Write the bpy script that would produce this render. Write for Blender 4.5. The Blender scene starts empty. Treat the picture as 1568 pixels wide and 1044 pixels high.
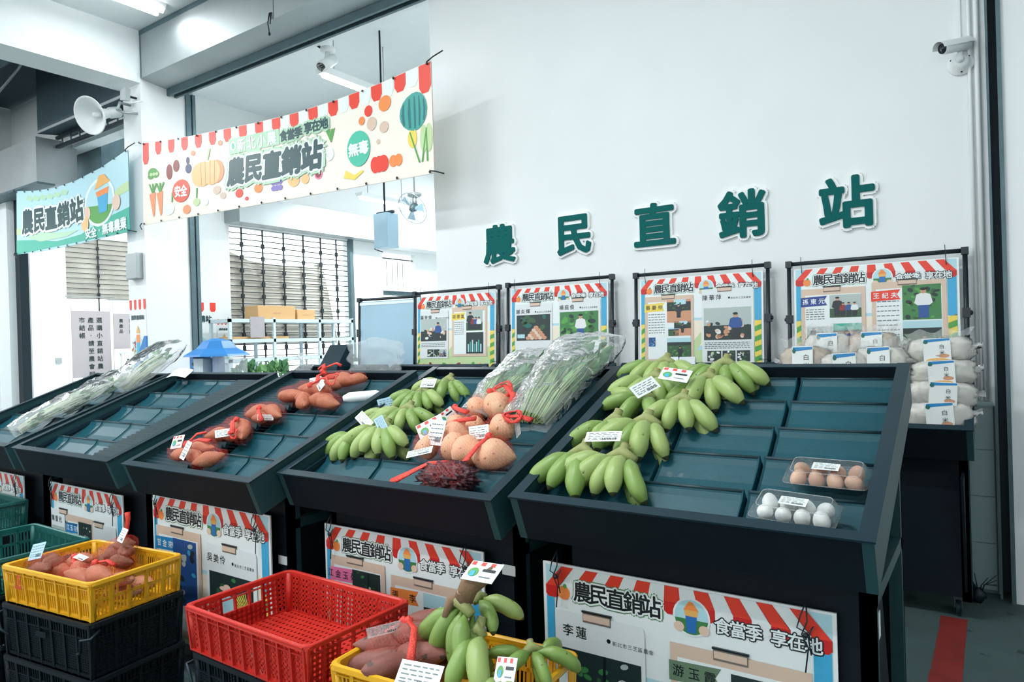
import bpy, math, random
from mathutils import Vector, Matrix, Euler, noise
random.seed(7)
PI = math.pi
sc = bpy.context.scene
C = sc.collection

# ------------------------------------------------------------------ camera
F_PX, YAW, PITCH, ROLL = 1075.0, 34.43, -.11, -1.69
def make_camera():
    yaw, pit, rol = (math.radians(a) for a in (YAW, PITCH, ROLL))
    F = Vector((-math.sin(yaw)*math.cos(pit), math.cos(yaw)*math.cos(pit), math.sin(pit)))
    R = Vector((math.cos(yaw), math.sin(yaw), 0)); U = R.cross(F)
    R2 = R*math.cos(rol) + U*math.sin(rol); U2 = -R*math.sin(rol) + U*math.cos(rol)
    cd = bpy.data.cameras.new('camera'); co = bpy.data.objects.new('camera', cd); C.objects.link(co)
    m = Matrix((R2, U2, -F)).transposed().to_4x4(); m.translation = (0, 0, 1.5)
    co.matrix_world = m
    cd.sensor_width = 36; cd.lens = 36*F_PX/1568; cd.clip_start = .05; cd.clip_end = 200
    sc.camera = co
make_camera()

# ------------------------------------------------------------------ world, light, exposure
world = bpy.data.worlds.new('world'); sc.world = world; world.use_nodes = True
bg = world.node_tree.nodes['Background']; bg.inputs[0].default_value = (.93, .985, 1, 1); bg.inputs[1].default_value = 1.3
sc.view_settings.view_transform = 'Standard'; sc.view_settings.look = 'None'
sc.view_settings.exposure = 0.5; sc.view_settings.gamma = 1; sc.view_settings.use_curve_mapping = False
TUBE_POWER = 62
def area_light(name, loc, sx, sy, power, col=(.93, .98, 1), rot=(0, 0, 0)):
    l = bpy.data.lights.new(name, 'AREA'); l.shape = 'RECTANGLE'; l.size = sx; l.size_y = sy; l.energy = power; l.color = col
    o = bpy.data.objects.new(name, l); C.objects.link(o); o.location = loc; o.rotation_euler = rot; return o

# ------------------------------------------------------------------ materials
def pm(name, col, rough=.5, metal=0, var=0, vscale=8, bump=0, bscale=60, coat=0, emit=0, spec=.5, sub=0, speck=None, trans=0):
    m = bpy.data.materials.new(name); m.use_nodes = True; nt = m.node_tree; b = nt.nodes['Principled BSDF']
    c = (*col, 1)
    b.inputs['Base Color'].default_value = c; b.inputs['Roughness'].default_value = rough; b.inputs['Metallic'].default_value = metal
    b.inputs['Coat Weight'].default_value = coat; b.inputs['Specular IOR Level'].default_value = spec
    if emit: b.inputs['Emission Color'].default_value = c; b.inputs['Emission Strength'].default_value = emit
    if sub: b.inputs['Subsurface Weight'].default_value = sub; b.inputs['Subsurface Scale'].default_value = .01
    if trans: b.inputs['Transmission Weight'].default_value = trans
    tc = nt.nodes.new('ShaderNodeTexCoord')
    out = None
    if var:
        n = nt.nodes.new('ShaderNodeTexNoise'); n.inputs['Scale'].default_value = vscale; n.inputs['Detail'].default_value = 5
        nt.links.new(tc.outputs['Object'], n.inputs['Vector'])
        mx = nt.nodes.new('ShaderNodeMix'); mx.data_type = 'RGBA'
        mx.inputs[6].default_value = tuple(max(0, v*(1-var)) for v in col)+(1,)
        mx.inputs[7].default_value = tuple(min(1, v*(1+var)) for v in col)+(1,)
        nt.links.new(n.outputs['Fac'], mx.inputs[0]); out = mx.outputs[2]
    if speck:   # (colour, scale, threshold)
        v = nt.nodes.new('ShaderNodeTexNoise'); v.inputs['Scale'].default_value = speck[1]; v.inputs['Detail'].default_value = 3
        nt.links.new(tc.outputs['Object'], v.inputs['Vector'])
        r = nt.nodes.new('ShaderNodeValToRGB'); r.color_ramp.elements[0].position = speck[2]; r.color_ramp.elements[1].position = speck[2]+.03
        nt.links.new(v.outputs['Fac'], r.inputs[0])
        mx2 = nt.nodes.new('ShaderNodeMix'); mx2.data_type = 'RGBA'
        if out: nt.links.new(out, mx2.inputs[6])
        else: mx2.inputs[6].default_value = c
        mx2.inputs[7].default_value = (*speck[0], 1); nt.links.new(r.outputs[0], mx2.inputs[0]); out = mx2.outputs[2]
    if out: nt.links.new(out, b.inputs['Base Color'])
    if bump:
        n = nt.nodes.new('ShaderNodeTexNoise'); n.inputs['Scale'].default_value = bscale; n.inputs['Detail'].default_value = 4
        nt.links.new(tc.outputs['Object'], n.inputs['Vector'])
        bp = nt.nodes.new('ShaderNodeBump'); bp.inputs['Strength'].default_value = bump; bp.inputs['Distance'].default_value = .01
        nt.links.new(n.outputs['Fac'], bp.inputs['Height']); nt.links.new(bp.outputs[0], b.inputs['Normal'])
    return m

def film_mat(name, tint, body=.12, gloss=.35, rough=.12, bscale=35, strength=1.0, edge=0):
    """thin crinkled clear plastic: mostly see-through, with sharp glints on its folds"""
    m = bpy.data.materials.new(name); m.use_nodes = True; nt = m.node_tree; nt.nodes.clear()
    o = nt.nodes.new('ShaderNodeOutputMaterial'); tr = nt.nodes.new('ShaderNodeBsdfTransparent'); gl = nt.nodes.new('ShaderNodeBsdfGlossy')
    df = nt.nodes.new('ShaderNodeBsdfTranslucent'); d2 = nt.nodes.new('ShaderNodeBsdfDiffuse'); add = nt.nodes.new('ShaderNodeMixShader')
    gl.inputs['Roughness'].default_value = rough; df.inputs[0].default_value = (*tint, 1); d2.inputs[0].default_value = (*tint, 1)
    tc = nt.nodes.new('ShaderNodeTexCoord'); n = nt.nodes.new('ShaderNodeTexNoise'); n.inputs['Scale'].default_value = bscale; n.inputs['Detail'].default_value = 3
    n.inputs['Distortion'].default_value = 1.2
    nt.links.new(tc.outputs['Object'], n.inputs['Vector'])
    bp = nt.nodes.new('ShaderNodeBump'); bp.inputs['Strength'].default_value = strength; bp.inputs['Distance'].default_value = .03
    nt.links.new(n.outputs['Fac'], bp.inputs['Height'])
    nt.links.new(bp.outputs[0], gl.inputs['Normal']); nt.links.new(bp.outputs[0], d2.inputs['Normal'])
    nt.links.new(df.outputs[0], add.inputs[1]); nt.links.new(d2.outputs[0], add.inputs[2]); add.inputs[0].default_value = .6
    m1 = nt.nodes.new('ShaderNodeMixShader'); m1.inputs[0].default_value = body
    nt.links.new(tr.outputs[0], m1.inputs[1]); nt.links.new(add.outputs[0], m1.inputs[2])
    lw = nt.nodes.new('ShaderNodeLayerWeight'); lw.inputs[0].default_value = gloss; nt.links.new(bp.outputs[0], lw.inputs['Normal'])
    m2 = nt.nodes.new('ShaderNodeMixShader'); nt.links.new(lw.outputs['Fresnel'], m2.inputs[0])
    nt.links.new(m1.outputs[0], m2.inputs[1]); nt.links.new(gl.outputs[0], m2.inputs[2]); nt.links.new(m2.outputs[0], o.inputs[0])
    return m

def net_mat(name, col, scale=220, open_=.5):
    """knitted net: crossed threads with open holes"""
    m = bpy.data.materials.new(name); m.use_nodes = True; nt = m.node_tree; nt.nodes.clear()
    o = nt.nodes.new('ShaderNodeOutputMaterial'); tr = nt.nodes.new('ShaderNodeBsdfTransparent'); d = nt.nodes.new('ShaderNodeBsdfPrincipled')
    d.inputs['Base Color'].default_value = (*col, 1); d.inputs['Roughness'].default_value = .4
    tc = nt.nodes.new('ShaderNodeTexCoord'); vals = []
    for ax in ('X', 'Y'):
        w = nt.nodes.new('ShaderNodeTexWave'); w.bands_direction = ax if ax == 'X' else 'DIAGONAL'; w.inputs['Scale'].default_value = scale/6
        w.inputs['Distortion'].default_value = 2; w.inputs['Detail'].default_value = 1
        nt.links.new(tc.outputs['Object'], w.inputs['Vector']); vals.append(w.outputs['Fac'])
    mx = nt.nodes.new('ShaderNodeMath'); mx.operation = 'MAXIMUM'; nt.links.new(vals[0], mx.inputs[0]); nt.links.new(vals[1], mx.inputs[1])
    mr = nt.nodes.new('ShaderNodeMapRange'); mr.inputs[1].default_value = .5; mr.inputs[2].default_value = .95
    mr.inputs[3].default_value = .03; mr.inputs[4].default_value = .75-open_*.3; nt.links.new(mx.outputs[0], mr.inputs[0])
    ms = nt.nodes.new('ShaderNodeMixShader'); nt.links.new(mr.outputs[0], ms.inputs[0]); nt.links.new(tr.outputs[0], ms.inputs[1]); nt.links.new(d.outputs[0], ms.inputs[2])
    nt.links.new(ms.outputs[0], o.inputs[0]); return m

M = {}
M['wall'] = pm('white_paint', (.83, .86, .865), .85, var=.035, vscale=2.2, bump=.05, bscale=14, speck=((.62, .68, .70), 3.1, .79))
M['ceiling'] = pm('ceiling_paint', (.82, .87, .88), .9, var=.03)
M['unlit_tone'] = pm('unlit_bay_tone', (.035, .075, .095), .7, var=.25, vscale=1.5)  # the left bay's lack of light is put into this dark colour
M['concrete'] = pm('concrete_floor', (.050, .085, .086), .8, var=.35, vscale=3.2, bump=.25, bscale=25, speck=((.02, .035, .04), 5.5, .66))
M['concrete_back'] = pm('pale_floor', (.5, .55, .56), .6, var=.1)
M['steel'] = pm('galvanised_steel', (.44, .48, .49), .55, 1, var=.2, vscale=1.6)
M['dark_metal'] = pm('dark_steel', (.02, .035, .045), .45, .6)
M['track'] = pm('track_steel', (.10, .16, .18), .5, .5, var=.3)
M['board'] = pm('black_board', (.0065, .0115, .0165), .5, var=.2, bump=.04, bscale=40, spec=.12)
M['rail'] = pm('black_laminate', (.010, .028, .040), .38, var=.15, bump=.02, spec=.25)
M['side'] = pm('grey_green_laminate', (.018, .060, .068), .45, var=.15, bump=.02, spec=.3)
M['tile'] = pm('black_plastic_tray', (.009, .072, .096), .42, spec=.26, var=.22, vscale=6, bump=.06, bscale=50, speck=((.06, .11, .13), 9, .74))
M['rib'] = pm('black_plastic_rib', (.012, .038, .050), .4, spec=.35)
M['pipe'] = pm('black_pipe', (.008, .016, .022), .4)
M['white'] = pm('white_plastic', (.82, .86, .86), .4)
M['print_white'] = pm('print_white', (.80, .86, .86), .35)
M['paper'] = pm('paper', (.74, .79, .80), .6, bump=.1, bscale=12)
M['paper_pink'] = pm('pinkish_paper', (.42, .385, .40), .7, bump=.1, bscale=8)
M['blue_board'] = pm('pale_blue_panel', (.36, .55, .68), .35, var=.2, vscale=1.5)
def P(name, r, g, b, rough=.38):
    """print or plain colour given in 0-255 sRGB"""
    if name not in M:
        f = lambda v: (v/255/12.92) if v/255 <= .04045 else ((v/255+.055)/1.055)**2.4
        M[name] = pm(name, (f(r), f(g), f(b)), rough)
    return name
P('red', 232, 62, 42); P('red_dark', 196, 34, 34); P('ink', 14, 28, 34); P('ink_green', 22, 70, 75); P('sky_print', 178, 218, 228); P('strip_blue', 62, 168, 212)
P('leaf_green', 84, 160, 74); P('pale_green', 190, 214, 160); P('yellow_print', 238, 212, 92); P('cream', 240, 230, 210); P('wood_print', 216, 190, 170)
P('orange_print', 240, 140, 70); P('hill_green', 62, 128, 72); P('egg_print', 226, 196, 176); P('clip', 120, 112, 104); P('teal', 20, 104, 100)
P('oval_teal', 70, 190, 160); P('oval_red', 230, 88, 66); P('mint', 176, 214, 182); P('maroon', 140, 50, 48); P('aubergine', 50, 56, 104); P('pumpkin', 238, 190, 128)
P('pumpkin_dark', 228, 150, 96); P('melon', 60, 160, 150); P('melon_dark', 30, 112, 120); P('beige_print', 240, 232, 220); P('carrot', 240, 150, 104); P('purple_print', 130, 116, 190)
P('pink_print', 240, 120, 170); P('tag_red', 226, 70, 60); P('text_grey', 110, 124, 128); P('navy_print', 36, 62, 140); P('photo_dark', 34, 52, 52); P('photo_green', 52, 92, 58)
P('photo_earth', 206, 150, 116); P('photo_pale', 176, 190, 186); P('skin_print', 196, 150, 124); P('blue_cloth', 40, 84, 150); P('white_cloth', 226, 230, 230); P('dark_cloth', 36, 46, 54)
P('banner_teal', 60, 176, 152); P('blue_label', 34, 132, 192); P('straw', 232, 176, 96); P('olive_flag', 104, 130, 104); P('cardboard', 214, 172, 120, .8)
P('fixture_blue', 26, 120, 190); P('fixture_white', 206, 224, 230); P('brick_red', 150, 80, 66); P('apron', 40, 110, 180)
M['green_letter'] = pm('green_acrylic', (.004, .115, .11), .55, spec=.08)
M['white_acrylic'] = pm('white_acrylic', (.88, .91, .91), .3)
M['tubeglow'] = pm('tube_glow', (1, 1, 1), .5, emit=7)
M['window_glow'] = pm('frosted_pane', (.9, .95, .95), .5, emit=.9)
M['floor_tape'] = pm('red_floor_tape', (.22, .020, .016), .6, var=.35, vscale=9, speck=((.12, .03, .03), 14, .68))
M['tape_edge'] = M['floor_tape']
M['wall_tile'] = pm('glazed_wall_tile', (.30, .42, .43), .3, var=.05)
M['grout'] = pm('tile_grout', (.10, .16, .17), .8)
M['banana'] = pm('banana_skin', (.195, .31, .072), .42, var=.28, vscale=14, bump=.08, bscale=30, speck=((.05, .07, .02), 38, .70), sub=.05)
M['banana_pale'] = pm('banana_skin_pale', (.30, .40, .125), .42, var=.22, vscale=14, bump=.08, bscale=30, speck=((.05, .07, .02), 38, .71), sub=.05)
M['banana_tip'] = pm('banana_tip', (.045, .05, .02), .7)
M['banana_stem'] = pm('banana_stem', (.30, .33, .12), .6, var=.3, vscale=30)
M['cut_stem'] = pm('cut_stem', (.42, .27, .18), .7, var=.2, vscale=60)
M['dry_stem'] = pm('dry_brown_stem', (.22, .13, .07), .8, var=.35, vscale=30, bump=.4)
M['potato'] = pm('sweet_potato_skin', (.43, .165, .085), .6, var=.42, vscale=22, bump=.25, bscale=40, speck=((.22, .09, .05), 45, .66))
M['potato_dark'] = pm('sweet_potato_skin_dark', (.25, .085, .065), .62, var=.35, vscale=20, bump=.35, bscale=40, speck=((.09, .045, .035), 35, .62))
M['taro'] = pm('taro_skin', (.20, .10, .06), .85, var=.5, vscale=40, bump=.7, bscale=60)
M['yam'] = pm('yam_bean_skin', (.80, .50, .31), .55, var=.14, vscale=14, bump=.15, speck=((.38, .18, .10), 48, .66))
M['net_red'] = net_mat('red_net', (.90, .07, .035))
M['net_thin'] = net_mat('thin_red_net', (.80, .08, .05), open_=1.75)
M['net_solid'] = pm('bunched_red_net', (.80, .055, .035), .42, var=.3, vscale=60, bump=.6, bscale=180)
M['onion_dark'] = pm('dark_purple_skin', (.060, .012, .02), .45, var=.6, vscale=35, bump=.9, bscale=45)
M['film'] = film_mat('clear_film', (.88, .93, .93), .22, .13, .2, 13, .7)
M['film_fog'] = film_mat('foggy_clear_film', (.92, .95, .95), .26, .10, .22, 9, .5)
M['film_rice'] = film_mat('rice_bag_film', (.95, .96, .95), .30, .25, .14, 12, .6)
M['clam'] = film_mat('clear_clamshell', (.9, .95, .96), .05, .25, .06, 12, .25)
M['rice'] = pm('white_rice', (.80, .77, .70), .45, var=.08, vscale=160, bump=.35, bscale=170, coat=.25)
M['rice_tan'] = pm('brown_rice', (.62, .50, .38), .5, var=.12, vscale=160, bump=.35, bscale=170, coat=.3)
M['egg_brown'] = pm('brown_egg', (.66, .40, .28), .5, var=.06); M['egg_white'] = pm('white_egg', (.80, .82, .80), .5, sub=.05)
M['leaf'] = pm('dark_leaf', (.045, .17, .06), .5, var=.5, vscale=18, sub=.05); M['leaf_light'] = pm('pale_leaf', (.16, .36, .12), .5, var=.4, vscale=18)
M['stem'] = pm('pale_stem', (.38, .50, .24), .45, var=.25, vscale=20)
M['spring'] = pm('white_stem', (.62, .68, .52), .45, var=.2, vscale=20)
M['crate_yellow'] = pm('yellow_plastic', (.78, .40, .012), .38, var=.10, vscale=9, bump=.06, speck=((.52, .25, .03), 11, .70))
M['crate_red'] = pm('red_plastic', (.58, .028, .018), .40, var=.14, vscale=9, bump=.06, speck=((.50, .13, .10), 13, .72))
M['crate_green'] = pm('green_plastic', (.006, .105, .095), .4, var=.15)
M['crate_black'] = pm('black_crate_plastic', (.005, .010, .014), .45, var=.2, spec=.2)
M['jar_glass'] = pm('jar_glass', (.55, .35, .15), .1, coat=1); M['gold_lid'] = pm('gold_lid', (.65, .42, .12), .3, .8)
M['cctv_lens'] = pm('camera_glass', (.01, .012, .015), .1, coat=1)
M['tag_paper'] = pm('tag_paper', (.78, .82, .80), .35, coat=.5)

# ------------------------------------------------------------------ mesh builder
class MB:
    def __init__(s): s.v = []; s.f = []; s.m = []; s.cur = 0; s.smooth = []; s.sm = False; s.names = []
    def mat(s, i):
        if isinstance(i, str):
            if i not in s.names: s.names.append(i)
            i = s.names.index(i)
        s.cur = i; return s
    def add(s, vs, fs, smooth=None):
        o = len(s.v); s.v += [tuple(p) for p in vs]
        sm = s.sm if smooth is None else smooth
        for f in fs: s.f.append([i+o for i in f]); s.m.append(s.cur); s.smooth.append(sm)
        return s
    def box(s, x0, y0, z0, x1, y1, z1, T=None):
        vs = [Vector(p) for p in ((x0,y0,z0),(x1,y0,z0),(x1,y1,z0),(x0,y1,z0),(x0,y0,z1),(x1,y0,z1),(x1,y1,z1),(x0,y1,z1))]
        if T: vs = [T @ p for p in vs]
        return s.add(vs, [(0,3,2,1),(4,5,6,7),(0,1,5,4),(1,2,6,5),(2,3,7,6),(3,0,4,7)], False)
    def prism(s, poly, a, b, axis='x'):
        """extrude a 2D outline along an axis; outline coords are the other two axes in order"""
        def P3(p, t): return {'x': (t, p[0], p[1]), 'y': (p[0], t, p[1]), 'z': (p[0], p[1], t)}[axis]
        n = len(poly); vs = [P3(p, a) for p in poly]+[P3(p, b) for p in poly]
        return s.add(vs, [tuple(range(n))[::-1], tuple(range(n, 2*n))]+[(i, (i+1) % n, n+(i+1) % n, n+i) for i in range(n)], False)
    def tube(s, pts, r, seg=8, caps=True, smooth=True, flat=None):
        pts = [Vector(p) for p in pts]; n = len(pts); rs = r if isinstance(r, (list, tuple)) else [r]*n
        up = None; vs = []
        for i, p in enumerate(pts):
            t = (pts[min(i+1, n-1)]-pts[max(i-1, 0)])
            t = t.normalized() if t.length > 1e-9 else Vector((0, 0, 1))
            if up is None: up = Vector((0, 0, 1)) if abs(t.z) < .9 else Vector((1, 0, 0))
            a = (up-t*up.dot(t))
            if a.length < 1e-6: a = t.orthogonal()
            a.normalize(); b = t.cross(a); up = a
            for k in range(seg):
                th = 2*PI*k/seg; ra = rs[i]; rb = rs[i]*(flat if flat else 1)
                vs.append(p+a*math.cos(th)*rb+b*math.sin(th)*ra)
        fs = [(i*seg+k, i*seg+(k+1) % seg, (i+1)*seg+(k+1) % seg, (i+1)*seg+k) for i in range(n-1) for k in range(seg)]
        if caps: fs += [tuple(range(seg))[::-1], tuple(range((n-1)*seg, n*seg))]
        return s.add(vs, fs, smooth)
    def lathe(s, prof, seg=20, T=None, caps=True, smooth=True):
        vs = []
        for r, z in prof:
            for k in range(seg):
                th = 2*PI*k/seg; p = Vector((r*math.cos(th), r*math.sin(th), z)); vs.append(T @ p if T else p)
        n = len(prof); fs = [(i*seg+k, i*seg+(k+1) % seg, (i+1)*seg+(k+1) % seg, (i+1)*seg+k) for i in range(n-1) for k in range(seg)]
        if caps: fs += [tuple(range(seg))[::-1], tuple(range((n-1)*seg, n*seg))]
        return s.add(vs, fs, smooth)
    def ball(s, c, rx, ry, rz, nu=14, nv=9, T=None, nz=0, nsc=10, seed=0, smooth=True):
        vs = []; c = Vector(c)
        for j in range(nv+1):
            ph = PI*j/nv
            for i in range(nu):
                th = 2*PI*i/nu; d = Vector((math.sin(ph)*math.cos(th), math.sin(ph)*math.sin(th), math.cos(ph)))
                k = 1+(nz*noise.noise(d*nsc+Vector((seed, seed*2.1, 0))) if nz else 0)
                p = Vector((d.x*rx*k, d.y*ry*k, d.z*rz*k)); p = (T @ p if T else p)+c; vs.append(p)
        fs = [(j*nu+i, (j+1)*nu+i, (j+1)*nu+(i+1) % nu, j*nu+(i+1) % nu) for j in range(nv) for i in range(nu)]
        return s.add(vs, fs, smooth)
    def grid(s, fn, nu, nv, smooth=True, closed=False):
        vs = [fn(i/nu, j/nv) for j in range(nv+1) for i in range(nu+1)]
        fs = [(j*(nu+1)+i, j*(nu+1)+i+1, (j+1)*(nu+1)+i+1, (j+1)*(nu+1)+i) for j in range(nv) for i in range(nu)]
        return s.add(vs, fs, smooth)
    def build(s, name, mats=None, parent=None, loc=None, rot=None, label=None, bevel=0):
        me = bpy.data.meshes.new(name); me.from_pydata([tuple(p) for p in s.v], [], s.f)
        if mats is None: mats = s.names
        if isinstance(mats, str): mats = [mats]
        for k in mats: me.materials.append(M[k])
        me.polygons.foreach_set('material_index', s.m); me.polygons.foreach_set('use_smooth', s.smooth); me.update()
        o = bpy.data.objects.new(name, me); C.objects.link(o)
        if parent: o.parent = parent
        if loc is not None: o.location = loc
        if rot is not None: o.rotation_euler = rot
        if label: o['label'] = label
        if bevel:
            b = o.modifiers.new('bevel', 'BEVEL'); b.width = bevel; b.segments = 2; b.limit_method = 'ANGLE'
        return o

def thing(name, label, cat, loc=(0, 0, 0), rot=(0, 0, 0), group=None):
    o = bpy.data.objects.new(name, None); C.objects.link(o); o.empty_display_size = .05
    o.location = loc; o.rotation_euler = rot; o['label'] = label; o['category'] = cat
    if group: o['group'] = group
    return o
def tag(o, label, cat, group=None):
    o['label'] = label; o['category'] = cat
    if group: o['group'] = group
    return o
def struct(o): o['kind'] = 'structure'; return o
def dup(root, loc, rot=None, label=None, scale=None):
    r = root.copy(); C.objects.link(r); r.location = loc
    if rot is not None: r.rotation_euler = rot
    if label: r['label'] = label
    if scale: r.scale = scale
    for ch in list(root.children):
        c = ch.copy(); C.objects.link(c); c.parent = r
        for g in ch.children:
            d = g.copy(); C.objects.link(d); d.parent = c
    return r
def copy_part(src, parent, loc, rot=(0, 0, 0), scale=(1, 1, 1)):
    c = src.copy(); C.objects.link(c); c.parent = parent; c.location = loc; c.rotation_euler = rot; c.scale = scale; return c

# ------------------------------------------------------------------ text
TC = {}
def text_mesh(body, offset=0.0):
    key = (body, offset)
    if key in TC: return TC[key]
    cu = bpy.data.curves.new('t', 'FONT'); cu.body = body; cu.size = 1; cu.align_x = 'CENTER'; cu.align_y = 'CENTER'; cu.offset = offset; cu.resolution_u = 2
    o = bpy.data.objects.new('t', cu); C.objects.link(o)
    dg = bpy.context.evaluated_depsgraph_get(); dg.update(); me = o.evaluated_get(dg).to_mesh()
    vs = [(v.co.x, v.co.y) for v in me.vertices]; fs = [list(p.vertices) for p in me.polygons]
    o.evaluated_get(dg).to_mesh_clear(); C.objects.unlink(o); bpy.data.objects.remove(o); bpy.data.curves.remove(cu)
    if vs:
        xs = [p[0] for p in vs]; ys = [p[1] for p in vs]; cx = (min(xs)+max(xs))/2; cy = (min(ys)+max(ys))/2
        vs = [(x-cx, y-cy) for x, y in vs]
    TC[key] = (vs, fs); return TC[key]

class Sheet:
    """prints flat shapes on a surface; fn(s,t,h) -> 3D, s to the right, t up, h the tiny build-up of ink layers"""
    def __init__(s, fn, W, Hh): s.fn = fn; s.W = W; s.H = Hh; s.k = 0
    def poly(s, mb, mi, pts, layer):
        mb.mat(mi); mb.add([s.fn(x, y, layer*.00035) for x, y in pts], [tuple(range(len(pts)))], False)
    def rect(s, mb, mi, x0, y0, x1, y1, layer, rot=0):
        cx, cy = (x0+x1)/2, (y0+y1)/2
        pts = [(x0, y0), (x1, y0), (x1, y1), (x0, y1)]
        if rot: c, n = math.cos(rot), math.sin(rot); pts = [(cx+(x-cx)*c-(y-cy)*n, cy+(x-cx)*n+(y-cy)*c) for x, y in pts]
        s.poly(mb, mi, pts, layer)
    def oval(s, mb, mi, cx, cy, rx, ry, layer, n=18, rot=0, a0=0, a1=2*PI):
        c, q = math.cos(rot), math.sin(rot); pts = []
        for i in range(n):
            a = a0+(a1-a0)*i/(n if a1-a0 > 6.2 else n-1); x, y = rx*math.cos(a), ry*math.sin(a); pts.append((cx+x*c-y*q, cy+x*q+y*c))
        s.poly(mb, mi, pts, layer)
    def text(s, mb, mi, body, cx, cy, size, layer, offset=.0, fat=0, rot=0, shear=0, sx=1, space=None):
        items = [(body, 0)] if space is None else [(ch, (i-(len(body)-1)/2)*space) for i, ch in enumerate(body)]
        c, q = math.cos(rot), math.sin(rot)
        for b, dx in items:
            vs, fs = text_mesh(b, offset); mb.mat(mi)
            offs = [(0, 0)]
            if fat: offs += [(fat*math.cos(a*PI/4), fat*math.sin(a*PI/4)) for a in range(8)]
            if fat > .07: offs += [(fat*.5*math.cos(a*PI/3), fat*.5*math.sin(a*PI/3)) for a in range(6)]
            for kk, (ox, oy) in enumerate(offs):
                out = []
                for x, y in vs:
                    x, y = ((x+ox)*size*sx+(y+oy)*size*shear+dx), (y+oy)*size
                    out.append(s.fn(cx+x*c-y*q, cy+x*q+y*c, (layer+kk*.03)*.00035))
                mb.add(out, fs, False)

# ================================================================== THE SETTING
CEIL = 5.18
def slab(name, b, m, label=None):
    o = MB().box(*b).build(name, m); return struct(o)
slab('floor', (-22, -7, -.1, 4, 4.9, 0), 'concrete')
slab('floor_storeroom', (-22, 4.9, -.1, 1, 13.2, 0), 'concrete_back')
slab('ceiling', (-8.47, -7, CEIL, 4, 4.9, CEIL+.12), 'ceiling')
slab('ceiling_left', (-22, -7, CEIL+.25, -8.47, 4.9, CEIL+.4), 'unlit_tone')
slab('ceiling_storeroom', (-9.7, 4.9, CEIL, 1, 13.2, CEIL+.12), 'ceiling')
def holed_wall_x(name, X, th, y0, y1, z0, z1, holes, m):
    """wall lying in a plane of constant x with rectangular openings (ya, yb, za, zb), openings sorted by y"""
    mb = MB(); y = y0
    for ya, yb, za, zb in holes:
        mb.box(X-th, y, z0, X, ya, z1); mb.box(X-th, ya, z0, X, yb, za); mb.box(X-th, ya, zb, X, yb, z1); y = yb
    mb.box(X-th, y, z0, X, y1, z1); return struct(mb.build(name, m))
# main wall with the green characters: painted above, glazed tiles below 1.05 m
slab('wall_main', (-4.04, 4.75, 0, 0.0, 4.95, CEIL), 'wall')
mb = MB()
for i in range(14):
    for j in range(4):
        x1 = -.012-.3*i; mb.box(x1-.297, 4.738, .02+j*.262, x1, 4.75, .02+j*.262+.258)
struct(mb.build('trim_tiles', 'wall_tile'))
slab('trim_tile_grout', (-4.03, 4.744, 0, -.004, 4.7495, 1.05), 'grout')
slab('trim_tile_cap', (-4.03, 4.725, 1.05, -.012, 4.7495, 1.075), 'wall_tile')
slab('wall_right', (.07, 4.62, 0, 2.2, 4.95, CEIL), 'wall')
slab('wall_added_shade', (1.3, -7, 0, 1.5, 4.62, CEIL), 'wall')  # unseen wall, added to keep light off the lower right
slab('trim_door_track_back', (0.0, 4.80, 0, .07, 4.93, CEIL), 'dark_metal')
mb = MB(); mb.box(.0, 4.66, 0, .012, 4.80, CEIL); mb.box(.05, 4.60, 0, .07, 4.80, CEIL); struct(mb.build('trim_door_track', 'track'))
mb = MB()
for x, r in ((-.075, .010), (-.040, .014)): mb.tube([(x, 4.735, 1.08), (x, 4.735, CEIL)], r, 8)
tag(mb.build('conduit', 'white'), 'pair of white vertical conduits beside the dark door track', 'conduit')
slab('wall_lintel', (-9.5, 4.75, 4.62, -4.04, 4.95, CEIL), 'wall')
slab('wall_back', (-9.7, 13.0, 0, 1, 13.2, CEIL), 'wall')
holed_wall_x('wall_side', -9.5, .18, 4.95, 13.0, 0, CEIL, [(6.37, 8.79, 1.0, 3.36), (9.6, 10.65, .95, 3.25)], 'wall')
holed_wall_x('wall_far_left', -16, .18, 4.95, 9.2, 0, CEIL, [(6.88, 8.4, .9, 3.95)], 'wall')
slab('wall_column', (-8.42, 4.3, 0, -8.03, 4.95, CEIL), 'wall')
slab('wall_column_left', (-14.2, 4.3, 0, -12.75, 4.95, CEIL+.2), 'wall')
slab('wall_lintel_left', (-12.75, 4.75, 4.40, -8.42, 4.95, CEIL+.2), 'wall')
slab('ceiling_beam', (-8.47, -7, 4.58, -8.03, 4.3, CEIL+.3), 'ceiling')
slab('ceiling_beam_storeroom', (-9.5, 7.3, 4.55, 1, 7.7, CEIL), 'ceiling')
slab('ceiling_beam_storeroom_long', (-6.4, 7.7, 4.7, -6.05, 13, CEIL), 'ceiling')
slab('ceiling_beam_unlit', (-14, 3.0, 4.75, -8.47, 3.35, CEIL+.25), 'unlit_tone')  # beam coloured dark to look unlit
slab('wall_front_far_left', (-22, 4.4, 0, -14.2, 4.95, CEIL), 'wall')
# door tracks of the bays
mb = MB(); mb.box(-8.03, 4.84, 0, -8.0, 4.90, 4.6); mb.box(-8.03, 4.91, 0, -7.985, 4.95, 4.6); struct(mb.build('trim_track_bay', 'track'))
mb = MB(); mb.box(-12.35, 4.60, 0, -12.20, 4.72, 4.4); struct(mb.build('trim_track_left_bay', 'dark_metal'))
mb = MB(); mb.box(-12.75, 4.5, 0, -12.35, 4.8, 4.4); struct(mb.build('trim_jamb_left_bay', 'ceiling'))
tag(MB().tube([(-13.55, 4.2, 0), (-13.55, 4.2, 4.4)], .05, 10).build('drain_pipe', 'dark_metal'), 'dark vertical pipe on the leftmost pillar', 'pipe')

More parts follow.
